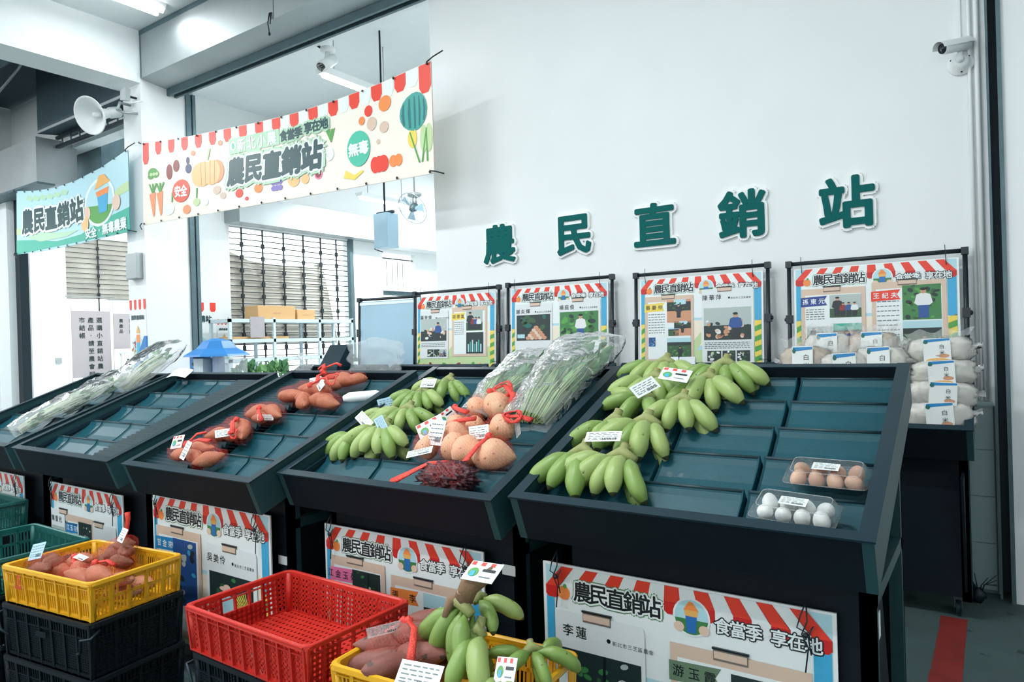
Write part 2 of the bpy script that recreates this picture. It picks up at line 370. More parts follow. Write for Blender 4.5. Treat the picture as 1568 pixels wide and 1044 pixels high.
def floor_tape():
    rnd = random.Random(3); L = []; R_ = []
    for i in range(40):
        y = 2.2+i*.0525; L.append((-.262+(y-3.4)*.006+rnd.uniform(-.003, .003), y)); R_.append((-.142, y))
    mb = MB(); n = len(L)
    mb.add([(x, y, .0015) for x, y in L]+[(x, y, .0015) for x, y in R_]+[(x, y, 0) for x, y in L]+[(x, y, 0) for x, y in R_],
           [(i, n+i, n+i+1, i+1) for i in range(n-1)]+[(i, i+1, 2*n+i+1, 2*n+i) for i in range(n-1)], False)
    tag(mb.build('floor_tape', 'floor_tape'), 'red tape stripe stuck on the concrete floor', 'tape')
floor_tape()

# roller shutter housing over the near bay
def shutter_box():
    t = thing('roller_shutter_housing', 'long brushed steel roller shutter housing over the near opening', 'shutter', (-6, 4.3, 4.6))
    MB().prism([(0, .03), (0, .575), (.44, .575), (.44, .02), (.30, -.01)], -2.02, 1.955, 'x').build('housing', 'steel', t)
    mb = MB(); mb.box(-2.02, .31, -.09, 1.955, .34, .015); mb.box(-2.02, .40, -.09, 1.955, .43, .015); mb.box(-2.02, .34, .0, 1.955, .40, .015)
    mb.build('guide_rail', 'track', t)
    mb = MB(); mb.box(-2.02, -.004, .52, 1.955, 0, .575); mb.box(.4, -.002, .03, .406, 0, .57); mb.box(-2.015, -.003, .03, -1.99, 0, .57); mb.build('seam', 'track', t)
    mb = MB(); mb.tube([(.35, -.005, .1), (.34, -.02, .0), (.36, -.02, -.1)], .006, 6); mb.tube([(.37, -.005, .1), (.375, -.02, -.02)], .006, 6); mb.ball((.36, -.02, -.11), .012, .012, .018); mb.build('pull_cord', 'dark_metal', t)
shutter_box()
def shutter_box_left():
    t = thing('roller_shutter_housing', 'steel shutter housing at the left edge above the teal banner', 'shutter', (-11.98, 4.3, 3.85))
    MB().box(-.75, -.02, 0, 1.26, .5, .62).build('housing', 'steel', t)
    mb = MB(); mb.box(-.75, -.03, -.03, 1.28, .2, 0); mb.build('lower_edge', 'track', t)
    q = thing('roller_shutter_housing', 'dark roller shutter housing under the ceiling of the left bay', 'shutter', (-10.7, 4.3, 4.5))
    MB().prism([(0, 0), (0, .9), (.44, .9), (.44, .06)], 0, 2.27, 'x').build('housing', 'unlit_tone', q); MB().box(0, -.012, -.0, 2.27, 0, .03).build('lower_edge', 'steel', q)  # housing takes the same dark colour, standing in for shade
    r = thing('shutter_guide_frame', 'dark rail with short hanging rods under the left ceiling', 'rail', (-10.7, 4.3, 4.49))
    mb = MB(); mb.box(0, .22, -.02, 2.25, .26, .02); mb.box(0, .22, -.14, 2.25, .27, -.10); mb.build('rail', 'dark_metal', r)
    mb = MB()
    for i in range(9): mb.tube([(.15+i*.25, .24, .0), (.17+i*.25, .24, -.12)], .012, 6)
    mb.build('hanging_rods', 'track', r)
    MB().box(0, .30, -.10, 2.25, .34, -.02).build('glazing_bar', 'white', r)
    tag(MB().prism([(-11.2, 4.56), (-11.2, 3.35), (-10.35, 3.35), (-10.35, 4.6)], 4.96, 5.3, 'y').build('junction_box', 'track'), 'dark grey box above the teal banner in left bay', 'box')
    w = MB(); w.tube([(-12.4, 4.2, 5.1), (-11, 3.9, 4.95), (-10.2, 3.9, 5.15), (-9, 3.7, 5.3)], .02, 8)
    tag(w.build('cable', 'steel'), 'grey cable looped across the dark ceiling at left', 'cable')
shutter_box_left()

# windows with grilles
def grille_x(name, X, y0, y1, z0, z1, nh, ys, panes=True):
    mb = MB(); mb.mat('pipe')
    for k in range(nh+1):
        z = z0+(z1-z0)*k/nh; mb.box(X-.008, y0, z-.006, X+.008, y1, z+.006)
    for y in ys:
        mb.box(X-.006, y-.010, z0, X+.012, y+.010, z1)
        for k in range(int((z1-z0)/.2)): mb.box(X-.01, y-.024, z0+.2*k+.06, X+.018, y+.024, z0+.2*k+.13)
    o = mb.build(name); struct(o); return o
win = grille_x('window_1', -9.56, 6.37, 8.79, 1.0, 3.36, 26, [6.62, 7.0, 7.4, 7.8, 8.17, 8.52])
mb = MB(); mb.mat('track').box(-9.52, 8.74, 1, -9.44, 8.82, 3.4); mb.mat('white').box(-9.6, 6.37, .93, -9.4, 8.8, 1.0); f = mb.build('window_frame', None, win)
M['curtain'] = pm('beige_weathered_slats', (.52, .50, .44), .8, var=.45, vscale=2.2)
mb = MB()
def cur(y, z): return (-9.60+.02*math.sin(y*9), y, z)
top = [(6.4, 2.98), (6.8, 2.86), (7.4, 2.82), (8.0, 2.86), (8.25, 2.93), (8.36, 2.4), (8.5, 1.65)]
mb.add([cur(y, z) for y, z in top]+[cur(8.5, 1.55), cur(6.4, 1.55)], [tuple(range(9))], False)
mb.add([(x-.012, y, z) for x, y, z in [cur(y, z) for y, z in top]+[cur(8.5, 1.55), cur(6.4, 1.55)]], [tuple(range(9))[::-1]], False)
mb.build('window_blind', 'curtain', win)
win2 = grille_x('window_2', -16.05, 6.88, 8.4, 2.65, 3.95, 12, [7.55])
MB().box(-16.12, 6.9, 2.66, -16.09, 8.4, 3.95).build('window_blind', 'curtain', win2)
MB().box(-16.07, 7.54, .9, -16.04, 7.56, 2.65).build('window_bar', 'pipe', win2)
win3 = MB(); win3.mat('white').box(-9.6, 10.5, .95, -9.5, 10.65, 3.25); win3.mat('track').box(-9.6, 9.6, 2.42, -9.5, 10.5, 2.5); win3.mat('white').box(-9.6, 9.6, 2.5, -9.45, 10.5, 2.58)
win3.mat('pipe').box(-9.58, 9.6, 3.12, -9.55, 10.5, 3.14); win3.mat('text_grey')
for k in range(5): win3.box(-9.7, 9.75+k*.15, 2.58, -9.69, 9.76+k*.15, 3.1)
for k in range(6): win3.box(-9.7, 9.62, 1.3+k*.18, -9.69, 10.5, 1.31+k*.18)
struct(win3.build('window_3'))

# steel duct along the side wall
t = thing('roller_shutter_housing', 'bright steel housing along the storeroom side wall above its windows', 'shutter', (-9.498, 6.3, 3.36))
MB().prism([(0, .02), (.38, 0), (.38, .40), (0, .42)], 0, 3.2, 'y').build('housing', 'steel', t)
t = thing('roller_shutter_housing', 'shorter white housing over the storeroom window behind the fan', 'shutter', (-9.498, 9.55, 3.3))
MB().prism([(0, .0), (.42, 0), (.42, .50), (0, .5)], 0, 2.4, 'y').build('housing', 'white', t)

# fluorescent lamps
def tube_light(label, loc, length, ax, power, n=1, drop=0):
    rot = (0, 0, PI/2 if ax == 'y' else 0)
    t = thing('fluorescent_light', label, 'light', loc, rot)
    MB().prism([(-.09, .0), (-.05, -.06), (.05, -.06), (.09, 0)], -length/2, length/2, 'x').build('housing', 'white', t)
    for k in range(n):
        y = (k-(n-1)/2)*.11
        MB().tube([(-length/2+.03, y, -.085), (length/2-.03, y, -.085)], .018, 10).build('tube', 'tubeglow', t)
    if drop:
        for x in (-length/3, length/3): MB().tube([(x, 0, 0), (x, 0, drop)], .006, 6).build('hanger', 'steel', t)
    l = area_light('tube_lamp', (0, 0, -.12), length, .12, power); l.parent = t
    return t
tube_light('ceiling tube light above the white beam corner at top left', (-7.25, 3.55, CEIL), 1.2, 'y', TUBE_POWER*.15, 2)
tube_light('hanging tube light in the storeroom above the vegetable banner', (-6.17, 5.95, 4.62), 1.2, 'y', TUBE_POWER, 1, .56)
tube_light('hanging tube light in the storeroom below the vegetable banner', (-8.4, 8.6, 3.95), 1.2, 'y', TUBE_POWER, 1, 1.2)
for i, (x, y) in enumerate(((-5.2, 1.2), (-2.2, 1.2), (-5.2, -1.4), (-2.2, -1.4), (-11, 1.5), (-11.5, -.5))):
    l = area_light('tube_lamp', (x, y, 4.95), 1.2, .15, TUBE_POWER*(1 if x > -10 else 1.8), rot=(0, 0, 0))
for x, y in ((-3.5, 8.5), (-7.6, 11), (-12.5, 8), (-12.5, 6)):
    area_light('tube_lamp', (x, y, 4.95), 1.2, .15, TUBE_POWER*.9)

# ------------------------------------------------------------------ wall characters
def wall_letters():
    names = ['first', 'second', 'third', 'fourth', 'fifth']
    spec = [('農', -3.339, 2.292, 'first and smallest looking, nearest the opening'), ('民', -2.636, 2.290, 'second from the opening'), ('直', -1.978, 2.293, 'middle one of the five'),
            ('銷', -1.361, 2.291, 'fourth, over the poster with the yellow flag'), ('站', -.724, 2.283, 'fifth and nearest the security camera')]
    for ch, x, z, d in spec:
        t = thing('wall_character', 'raised green character %s on the white wall, %s' % (ch, d), 'sign letter', (x, 4.75, z), group='green characters spelling the station name on the wall')
        for nm, fat, y0, y1, m in (('backing', .085, -.020, -.0005, 'white_acrylic'), ('letter', .030, -.032, -.0195, 'green_letter')):
            vs, fs = text_mesh(ch, 0); S = .325
            from collections import Counter
            ed = Counter()
            for f in fs:
                for i in range(len(f)): ed[(f[i], f[(i+1) % len(f)])] += 1
            mb = MB(); n = len(vs)
            for k in range(19 if fat > .05 else 12):
                rr = fat if k < 12 else fat*.5
                ox, oy = rr*math.cos(k*PI/6), rr*math.sin(k*PI/6)
                if k == 18: ox = oy = 0
                mb.add([((a+ox)*S, y0-k*.00004, (b+oy)*S) for a, b in vs]+[((a+ox)*S, y1, (b+oy)*S) for a, b in vs],
                       [list(f) for f in fs]+[(a, n+a, n+b, b) for (a, b) in ed if (b, a) not in ed], False)
            mb.build(nm, m, t)
wall_letters()

# ------------------------------------------------------------------ display trays
def display_tray(label, box, rows, cols, strip=None, base=True, depth=.15, group='sloping black display trays in the front row', side_mats=('rail', 'side')):
    x0, x1, y0, y1, z0, z1 = box; W = x1-x0; th = math.atan2(z1-z0, y1-y0); L = math.hypot(y1-y0, z1-z0)
    cx, cy = (x0+x1)/2, (y0+y1)/2
    t = thing('display_stand', label, 'display stand', (cx, cy, 0), group=group)
    S = Matrix.Translation((x0-cx, y0-cy, z0)) @ Matrix.Rotation(th, 4, 'X')
    e = .028
    MB().box(e, 0, -depth, W-e, e, 0, S).build('front_panel', 'board', t, bevel=.0015)
    MB().box(e, L-e, -depth, W-e, L, 0, S).build('back_panel', 'board', t)
    for a in (0, W-e): MB().box(a, 0, -depth, a+e, L, .0, S).build('side_panel', 'side', t, bevel=.0015)
    mb = MB()
    mb.box(-.004, -.004, 0, e+.008, L, .006, S); mb.box(W-e-.008, -.004, 0, W+.004, L, .006, S); mb.box(e+.008, -.004, 0, W-e-.008, e+.004, .006, S); mb.box(e, L-e, 0, W-e, L, .004, S)
    mb.build('edging', 'rail', t)
    MB().box(e, e, -.115, W-e, L-e, -.105, S).build('tray_floor', 'board', t)
    mb = MB(); mb.box(e, e, -.06, e+.018, L-e, -.04, S); mb.build('ledge', 'rail', t)
    pitch = (L-2*e-.01)/rows; first = None
    c0 = cols[0]
    for (a, b) in cols:
        for r in range(rows):
            v0 = e+.004+pitch*r; prof = [(0, -.098), (.012, -.092), (pitch*.5, -.078), (pitch-.03, -.058), (pitch-.014, -.046), (pitch-.010, -.040), (pitch-.004, -.038), (pitch, -.044), (pitch+.001, -.10)]
            mb = MB(); n = len(prof); vs = []; w = b-a-.006
            us = [0, .004, .010, w-.010, w-.004, w]; lift = [-.02, .006, 0, 0, .006, -.02]
            for u, lf in zip(us, lift):
                for v, ww in prof: vs.append(S @ Vector((a+.003+u, v0+v, ww+(lf if ww > -.099 else 0))))
            fs = [(i*n+j, (i+1)*n+j, (i+1)*n+j+1, i*n+j+1) for i in range(len(us)-1) for j in range(n-1)]
            mb.add(vs, fs, False)
            mb.mat(1); mb.tube([S @ Vector((a+.006, v0+pitch-.005, -.040)), S @ Vector((b-.006, v0+pitch-.005, -.040))], .006, 8)
            mb.build('tray_insert', ['tile', 'rib'], t)
    if strip:
        a, b = strip; mb = MB(); n = int((L-2*e)/.0265)
        for k in range(n):
            v = e+k*.0265; mb.prism([(v, -.055), (v, -.046), (v+.016, -.028), (v+.0195, -.028), (v+.0195, -.055)], a, b, 'x')
        mb.v = [tuple(S @ Vector(p)) for p in mb.v]; mb.build('ribbed_mat', 'rib', t)
    if base:
        bx0, bx1 = x0-cx+.055, x1-cx-.03; by0, by1 = y0-cy+.22, y1-cy-.06
        MB().box(bx0, by0, .12, bx1, by0+.02, z0-.09).build('front_board', 'board', t)
        MB().box(bx0, by1-.02, .12, bx1, by1, z1-.19).build('back_board', 'board', t)
        for x in (bx0, bx1-.04):
            mb = MB(); mb.box(x, by0, .1, x+.04, by0+.045, z0-.09); mb.box(x, by1-.045, .1, x+.04, by1, z0+.03); mb.box(x, by0, z0-.24, x+.04, by1, z0-.20); mb.box(x, by0, .1, x+.04, by1, .15)
            mb.build('side_frame', 'side', t)
            MB().prism([(by0+.045, .15), (by1-.22, .15), (by1-.42, z0-.24), (by0+.045, z0-.24)], x+.012, x+.024, 'x').build('side_board', 'board', t)
        cm = None
        for x in (bx0+.06, bx1-.06):
            for y in (by0+.08, by1-.06):
                if cm is None:
                    mb = MB(); mb.mat('rail').lathe([(.011, -.01), (.045, -.01), (.045, .01), (.011, .01)], 16, Matrix.Rotation(PI/2, 4, 'Y')); mb.mat('track'); mb.box(-.02, -.02, .04, .02, .02, .054); mb.box(-.018, -.012, -.005, -.014, .012, .05); mb.box(.014, -.012, -.005, .018, .012, .05)
                    cm = mb.build('caster', None, t, (x, y, .046))
                else: copy_part(cm, t, (x, y, .046))
    return t, S, (cx, cy)
TR = {4: (-1.275, -.24, 1.82, 2.76, 1.0, 1.375), 3: (-2.43, -1.35, 1.82, 2.81, .98, 1.365), 2: (-3.44, -2.45, 1.70, 2.70, .96, 1.352), 1: (-4.68, -3.58, 1.70, 2.70, .96, 1.34), 0: (-5.85, -4.78, 1.70, 2.72, .96, 1.33)}
display_tray('nearest sloping black stand, with green bananas and two egg packs', TR[4], 5, [(.03, .355), (.355, .68), (.68, 1.005)])
display_tray('sloping black stand with bananas, red netted yam beans and bagged greens', TR[3], 5, [(.03, .37), (.37, .71), (.71, 1.05)])
display_tray('sloping black stand with netted orange sweet potatoes and left ribbed mat', TR[2], 5, [(.40, .68), (.68, .96)], (.03, .39))
display_tray('almost empty sloping black stand with ribbed mat along its right side', TR[1], 5, [(.03, .20), (.20, .53), (.53, .86)], (.75, 1.07))
display_tray('leftmost sloping black stand, holding bagged leafy stems', TR[0], 5, [(.03, .36), (.36, .70), (.70, 1.04)])
def on_tray(k, u, v, h=-.055):
    x0, x1, y0, y1, z0, z1 = TR[k]; th = math.atan2(z1-z0, y1-y0)
    return (x0+u, y0+v*math.cos(th)-h*math.sin(th), z0+v*math.sin(th)+h*math.cos(th)), th

# back row against the wall
BACK = [(-1.06, -.09, 'wall stand at right end, loaded with rice bags'), (-2.15, -1.10, 'wall stand behind the bananas, with jars and small white boxes'), (-3.27, -2.2, 'wall stand in front of the poster of white round crops'),
        (-4.35, -3.32, 'wall stand in front of the poster next to the pale blue board'), (-5.6, -4.42, 'wall stand under the pale blue board')]
for x0, x1, lb in BACK:
    t, S, cc = display_tray('black sloping '+lb, (x0, x1, 4.0, 4.50, 1.0, 1.31), 2, [(.03, (x1-x0)/2), ((x1-x0)/2, x1-x0-.03)], base=True, depth=.19, group='sloping black display stands along the white wall')

# ================================================================== INFORMATION BOARDS
def persons(sh, mb, lay, cx, cy, h, shirt, trousers='dark_cloth', hat=None):
    """small printed figure inside a photograph"""
    sh.poly(mb, trousers, [(cx-h*.11, cy), (cx+h*.11, cy), (cx+h*.12, cy+h*.5), (cx-h*.12, cy+h*.5)], lay)
    sh.poly(mb, shirt, [(cx-h*.13, cy+h*.42), (cx+h*.13, cy+h*.42), (cx+h*.2, cy+h*.5), (cx+h*.15, cy+h*.78), (cx+h*.05, cy+h*.83), (cx-h*.05, cy+h*.83), (cx-h*.15, cy+h*.78), (cx-h*.2, cy+h*.5)], lay+1)
    sh.oval(mb, 'skin_print', cx, cy+h*.9, h*.065, h*.09, lay+2, 12)
    sh.oval(mb, hat or 'ink', cx, cy+h*.965, h*.075, h*.05, lay+3, 12)
def photo(sh, t, x0, y0, x1, y1, kind, lay, parent):
    mb = MB(); rnd = random.Random(int(x0*977+y0*331+len(kind)*7)); w, h = x1-x0, y1-y0
    def spots(cols, n, r, yr=(0, 1)):
        for i in range(n):
            k = rnd.uniform(.6, 1.4)*r; x = rnd.uniform(x0+k, x1-k); y = rnd.uniform(y0+h*yr[0]+k*.7, y0+h*yr[1]-k*.7)
            sh.oval(mb, rnd.choice(cols), x, y, k, k*.7, lay+1+(i % 3)*.3, 8, rnd.uniform(0, 3))
    if kind == 'field':
        sh.rect(mb, 'photo_green', x0, y0, x1, y1, lay); sh.rect(mb, 'sky_print', x0, y1-h*.22, x1, y1, lay+.2); sh.rect(mb, 'photo_dark', x0, y1-h*.35, x1, y1-h*.2, lay+.4)
        spots(['leaf_green', 'photo_dark', 'hill_green'], 26, w*.05, (0, .65)); persons(sh, mb, lay+3, x0+w*.55, y0+h*.1, h*.5, 'dark_cloth')
    elif kind == 'earth':
        sh.rect(mb, 'photo_earth', x0, y0, x1, y1, lay); sh.rect(mb, 'photo_dark', x0, y0+h*.5, x1, y1-h*.1, lay+.3); sh.rect(mb, 'sky_print', x0+w*.3, y1-h*.22, x1-w*.2, y1, lay+.5)
        spots(['photo_dark', 'photo_green'], 10, w*.07, (.55, .9)); persons(sh, mb, lay+3, x0+w*.5, y0+h*.2, h*.6, 'dark_cloth')
    elif kind == 'eggs':
        sh.rect(mb, 'photo_dark', x0, y0, x1, y1, lay); spots(['photo_green', 'dark_cloth', 'teal'], 14, w*.09, (.4, 1))
        for i in range(5):
            for j in range(5-i):
                sh.oval(mb, 'egg_print' if (i+j) % 2 else 'photo_earth', x0+w*(.35+.12*j+.06*i), y0+h*(.1+.1*i), w*.075, h*.07, lay+3+i*.2, 12)
        sh.rect(mb, 'sky_print', x0+w*.03, y0+h*.1, x0+w*.25, y0+h*.25, lay+3)
    elif kind == 'shop':
        sh.rect(mb, 'photo_pale', x0, y0, x1, y1, lay); sh.rect(mb, 'photo_dark', x0, y0, x1, y0+h*.45, lay+.2)
        spots(['egg_print', 'photo_earth', 'photo_dark', 'white_cloth'], 26, w*.06, (.05, .65)); persons(sh, mb, lay+3, x0+w*.68, y0+h*.03, h*.8, 'blue_cloth')
    elif kind == 'seated':
        sh.rect(mb, 'hill_green', x0, y0, x1, y1, lay); spots(['leaf_green', 'photo_green', 'photo_dark'], 30, w*.08); persons(sh, mb, lay+3, x0+w*.55, y0+h*.05, h*.85, 'white_cloth', 'blue_cloth')
    elif kind == 'group':
        sh.rect(mb, 'photo_pale', x0, y0, x1, y1, lay); sh.rect(mb, 'photo_green', x0, y0, x1, y0+h*.4, lay+.2)
        for i, c in enumerate(('dark_cloth', 'maroon', 'blue_cloth', 'white_cloth')): persons(sh, mb, lay+3+i, x0+w*(.25+.18*i), y0+h*.05, h*(.85 if i == 0 else .6), c)
    elif kind == 'workers':
        sh.rect(mb, 'photo_dark', x0, y0, x1, y1, lay); sh.rect(mb, 'banner_teal', x0, y1-h*.2, x1, y1, lay+.2)
        for i in range(5): persons(sh, mb, lay+3+i, x0+w*(.15+.17*i), y0+h*.15, h*.65, 'blue_cloth' if i else 'white_cloth')
        spots(['white_cloth', 'photo_pale'], 8, w*.04, (0, .3))
    elif kind == 'bottles':
        sh.rect(mb, 'photo_dark', x0, y0, x1, y1, lay)
        for i in range(7): sh.rect(mb, 'melon' if i % 2 else 'sky_print', x0+w*(.1+.12*i), y0+h*.08, x0+w*(.17+.12*i), y0+h*(.45+.1*(i % 3)), lay+1)
    elif kind == 'hat':
        sh.rect(mb, 'photo_dark', x0, y0, x1, y1, lay); spots(['photo_green', 'photo_dark', 'hill_green'], 26, w*.08)
        for i in range(14): a = .3+i*.09; sh.poly(mb, 'yellow_print', [(x0+w*.98, y0+h*.3), (x0+w*(.98-.42*math.sin(a*1.3)), y0+h*(.3+.6*math.cos(a)*.9)), (x0+w*(.965-.42*math.sin(a*1.3)), y0+h*(.28+.6*math.cos(a)*.9))], lay+2+i*.05)
        persons(sh, mb, lay+4, x0+w*.42, y0+h*.02, h*.82, 'sky_print', 'blue_cloth', 'egg_print'); sh.oval(mb, 'egg_print', x0+w*.42, y0+h*.78, w*.17, h*.04, lay+8)
    elif kind == 'trees':
        sh.rect(mb, 'photo_dark', x0, y0, x1, y1, lay); spots(['photo_pale', 'hill_green', 'photo_green', 'photo_dark'], 60, w*.05)
        sh.poly(mb, 'ink', [(x0+w*.5, y0), (x0+w*.56, y0), (x0+w*.6, y1), (x0+w*.57, y1)], lay+3); persons(sh, mb, lay+4, x0+w*.22, y0+h*.02, h*.55, 'dark_cloth')
    elif kind == 'crop':
        sh.rect(mb, 'photo_dark', x0, y0, x1, y1, lay); spots(['white_cloth', 'pale_green', 'photo_green'], 12, w*.13)
    elif kind == 'blue':
        sh.rect(mb, 'blue_cloth', x0, y0, x1, y1, lay); spots(['strip_blue', 'dark_cloth', 'photo_pale'], 14, w*.1)
    mb.build('photograph', None, parent)

def board_art(t, w, h, sheets, hung, base_h=.001):
    """the printed board common to all information boards; local frame: x right, z up, -y towards the reader"""
    sh = Sheet(lambda s, tt, k: (s*w, -base_h-k, tt*h), w, h); A = w/h
    mb = MB(); mb.mat('white').box(0, -base_h+.0002, 0, w, .006, h); mb.build('panel', None, t)
    mb = MB()
    sh.rect(mb, 'sky_print', .012, .01, .988, .99, 1)
    sh.rect(mb, 'print_white', .05, .55, .95, .93, 2)
    sh.poly(mb, 'cream', [(.05, .2), (.95, .3), (.95, .62), (.5, .52), (.05, .56)], 3); sh.poly(mb, 'pale_green', [(.012, .01), (.94, .01), (.94, .30), (.5, .20), (.012, .26)], 3.5)
    sh.poly(mb, 'pale_green', [(.43, .1), (.52, .28), (.52, .40), (.43, .26)], 4.2)
    for x0, x1 in ((.935, .985), (.015, .045)):
        sh.rect(mb, 'strip_blue', x0, .5, x1, .86, 5)
        for i in range(9): sh.poly(mb, 'leaf_green' if i % 2 else 'yellow_print', [(x0, .02+.052*i), (x1, .045+.052*i), (x1, .10+.052*i), (x0, .075+.052*i)], 5)
    for i in range(9): sh.oval(mb, ['carrot', 'maroon', 'egg_print', 'leaf_green'][i % 4], .1+.09*i, .06+.015*(i % 2), .018, .03, 6, 10, .4*i)
    mb.build('background_print', None, t)
    mb = MB(); n = 17
    for i in range(n):
        a0, a1 = .012+.976*i/n, .012+.976*(i+1)/n; f = lambda x: .5+(x-.5)*.86
        drop = .885+.035*math.cos((i+.5-n/2)/n*PI*1.0)
        m = 'red' if i % 2 == 0 else 'print_white'; m2 = 'red_dark' if i % 2 == 0 else 'white_cloth'
        sh.poly(mb, m, [(f(a0), .99), (a0, drop), (a1, drop), (f(a1), .99)], 7)
        sh.poly(mb, m2, [(a0, drop), (a0, drop-.042), (a0+(a1-a0)*.2, drop-.056), (a1-(a1-a0)*.2, drop-.056), (a1, drop-.042), (a1, drop)], 7.3)
    mb.build('awning_print', None, t)
    mb = MB(); s1 = .094*w/h/h*.0+.135
    def tx(body, cx, cy, sz, sp, lay, mats, rot=-.0):
        # character height in metres; the sheet is scaled back to unit coordinates
        sub = Sheet(lambda a, b, k: (a, -base_h-k, b), w, h); X, Y = cx*w, cy*h
        for m, fat, l in mats: sub.text(mb, m, body, X, Y, sz, lay+l, fat=fat, space=sp, rot=rot)
    tx('農民直銷站', .295, .882, .067*w/.88, .0575*w/.88, 8, [('hill_green', .15, 0), ('print_white', .105, 1), ('ink', .022, 2)])
    tx('食當季', .715, .858, .047*w/.88, .043*w/.88, 8, [('ink', .10, 0), ('print_white', .018, 1)]); tx('享在地', .888, .858, .047*w/.88, .043*w/.88, 8, [('ink', .10, 0), ('print_white', .018, 1)])
    mb.build('title_lettering', None, t)
    mb = MB(); r = .058; bx, by = .565, .870
    sh.oval(mb, 'orange_print', .088, .862, .026, .034, 9, 14); sh.oval(mb, 'leaf_green', .093, .896, .008, .012, 9.5, 8)   # plain pumpkin
    sh.oval(mb, 'print_white', bx, by, r*1.08, r*A*1.08, 9, 24); sh.oval(mb, 'sky_print', bx, by, r*.97, r*A*.97, 10, 24); sh.oval(mb, 'hill_green', bx, by, r*.97, r*A*.97, 11, 16, 0, PI*1.04, PI*1.96)
    sh.poly(mb, 'orange_print', [(bx-.026, by+.030), (bx+.026, by+.030), (bx+.006, by+.066), (bx-.006, by+.070)], 12); sh.poly(mb, 'straw', [(bx-.020, by+.004), (bx+.020, by+.004), (bx+.024, by+.030), (bx-.024, by+.030)], 12)
    sh.poly(mb, 'apron', [(bx-.015, by-.068), (bx+.015, by-.068), (bx+.019, by+.004), (bx-.019, by+.004)], 12.5)
    for x in (bx-.042, bx+.042): sh.oval(mb, 'egg_print', x, by-.048, .018, .022, 13, 12)
    mb.build('badge_print', None, t)
    for (x0, y0, x1, y1, frame, clipx, flag, name, photos, extra) in sheets:
        Y_ = lambda v: v*1.117+.04
        y0, y1 = Y_(y0), Y_(y1); photos = [(a, Y_(b), c, Y_(d), kk) for a, b, c, d, kk in photos]; extra = [(a, b, Y_(c), Y_(d), kk) for a, b, c, d, kk in extra]
        mb = MB(); sh.k = 0
        if frame: sh.rect(mb, 'wood_print', x0, y0, x1, y1, 14); sh.rect(mb, 'print_white', x0+.025, y0+.03, x1-.025, y1-.06, 15)
        else: sh.poly(mb, 'paper', [(x0, y0), (x1, y0), (x1, y1-.02), (x1-.01, y1), (x0, y1)], 15)
        if flag: sh.poly(mb, flag, [(x0-.005, y1-.17), (x0+.17, y1-.16), (x0+.15, y1-.115), (x0+.17, y1-.07), (x0-.005, y1-.08)], 16)
        if name:
            sz = .040 if not flag else .036
            sub = Sheet(lambda a, b, k: (a, -base_h-k, b), w, h)
            sub.text(mb, 'print_white' if flag in ('navy_print', 'red', 'blue_label') else 'ink', name, (x0+.08)*w, (y1-.12 if flag else y1-.09)*h, sz*w/.88, 17, space=.047*w/.88, fat=.012)
            if not flag:
                sh.oval(mb, 'ink', x0+.215, y1-.10, .008, .011, 17, 10); sub.text(mb, 'ink', '新北市三芝區農會', (x0+.305)*w, (y1-.105)*h, .0155*w/.88, 17, space=.017*w/.88)
        par = mb.build('paper_sheet', None, t)
        mb = MB()
        for (tx0, tx1, ty0, ty1, nl) in extra:
            for k in range(nl):
                y = ty1-(ty1-ty0)*k/max(1, nl-1); xx = tx0; rnd = random.Random(k*13+int(tx0*100))
                while xx < tx1:
                    ww = rnd.uniform(.012, .03); sh.rect(mb, 'text_grey', xx, y, min(xx+ww, tx1), y+.009, 17); xx += ww+.006
        if extra: mb.build('small_print', None, par)
        for (a, b, c, d, kind) in photos: photo(sh, t, a, b, c, d, kind, 18, par)
        if clipx:
            mb = MB(); mb.mat('clip').box((clipx-.055)*w, -.008, (y1-.035)*h, (clipx+.055)*w, -.002, (y1+.016)*h); mb.mat('ink').box((clipx-.058)*w, -.010, (y1+.012)*h, (clipx+.058)*w, -.003, (y1+.020)*h); mb.mat('wood_print').box((clipx-.052)*w, -.0095, (y1-.025)*h, (clipx+.052)*w, -.008, (y1+.005)*h)
            mb.build('clip', None, par)
    return sh
def cord(t, x, z, k=0):
    mb = MB(); mb.tube([(x, -.012, z+.07), (x+.004, -.022, z+.02), (x-.01, -.026, z-.015), (x+.006, -.024, z-.05), (x-.004, -.02, z-.12)], .0022, 5)
    mb.tube([(x, -.012, z+.07), (x-.014, -.026, z+.03), (x-.022, -.026, z), (x+.004, -.026, z-.01), (x+.02, -.024, z+.01), (x+.006, -.024, z-.02), (x+.012, -.02, z-.07)], .0022, 5)
    mb.tube([(x, -.024, z-.012), (x, -.026, z-.022)], .007, 6); mb.build('tie_cord', 'pipe', t)

def hung_sign(label, x, y, ztop, w, sheets):
    h = w*.74
    t = thing('information_board', label, 'sign board', (x, y, ztop-h), group='printed boards tied below the front trays')
    board_art(t, w, h, sheets, True); cord(t, .07*w, h*.97); cord(t, .92*w, h*.93)
    return t
T_ = lambda *a: a
hung_sign('printed board tied under the nearest stand, green flag on its right sheet', -1.282, 2.018, .745, .92, [
    (.05, .02, .40, .66, False, .22, None, '李蓮', [(.055, .03, .385, .50, 'trees')], []),
    (.49, .02, .93, .63, True, .69, 'olive_flag', '游玉霞', [(.69, .20, .90, .56, 'trees')], [(.52, .67, .1, .42, 7)])])
hung_sign('printed board tied under the banana and yam bean stand, pink and orange flags', -2.359, 1.995, .745, .84, [
    (.045, .02, .42, .68, True, .22, 'pink_print', '江金玉菊', [(.2, .2, .39, .62, 'trees')], []),
    (.46, .02, .91, .64, True, .66, 'orange_print', '張 李', [(.66, .2, .88, .58, 'field')], [])])
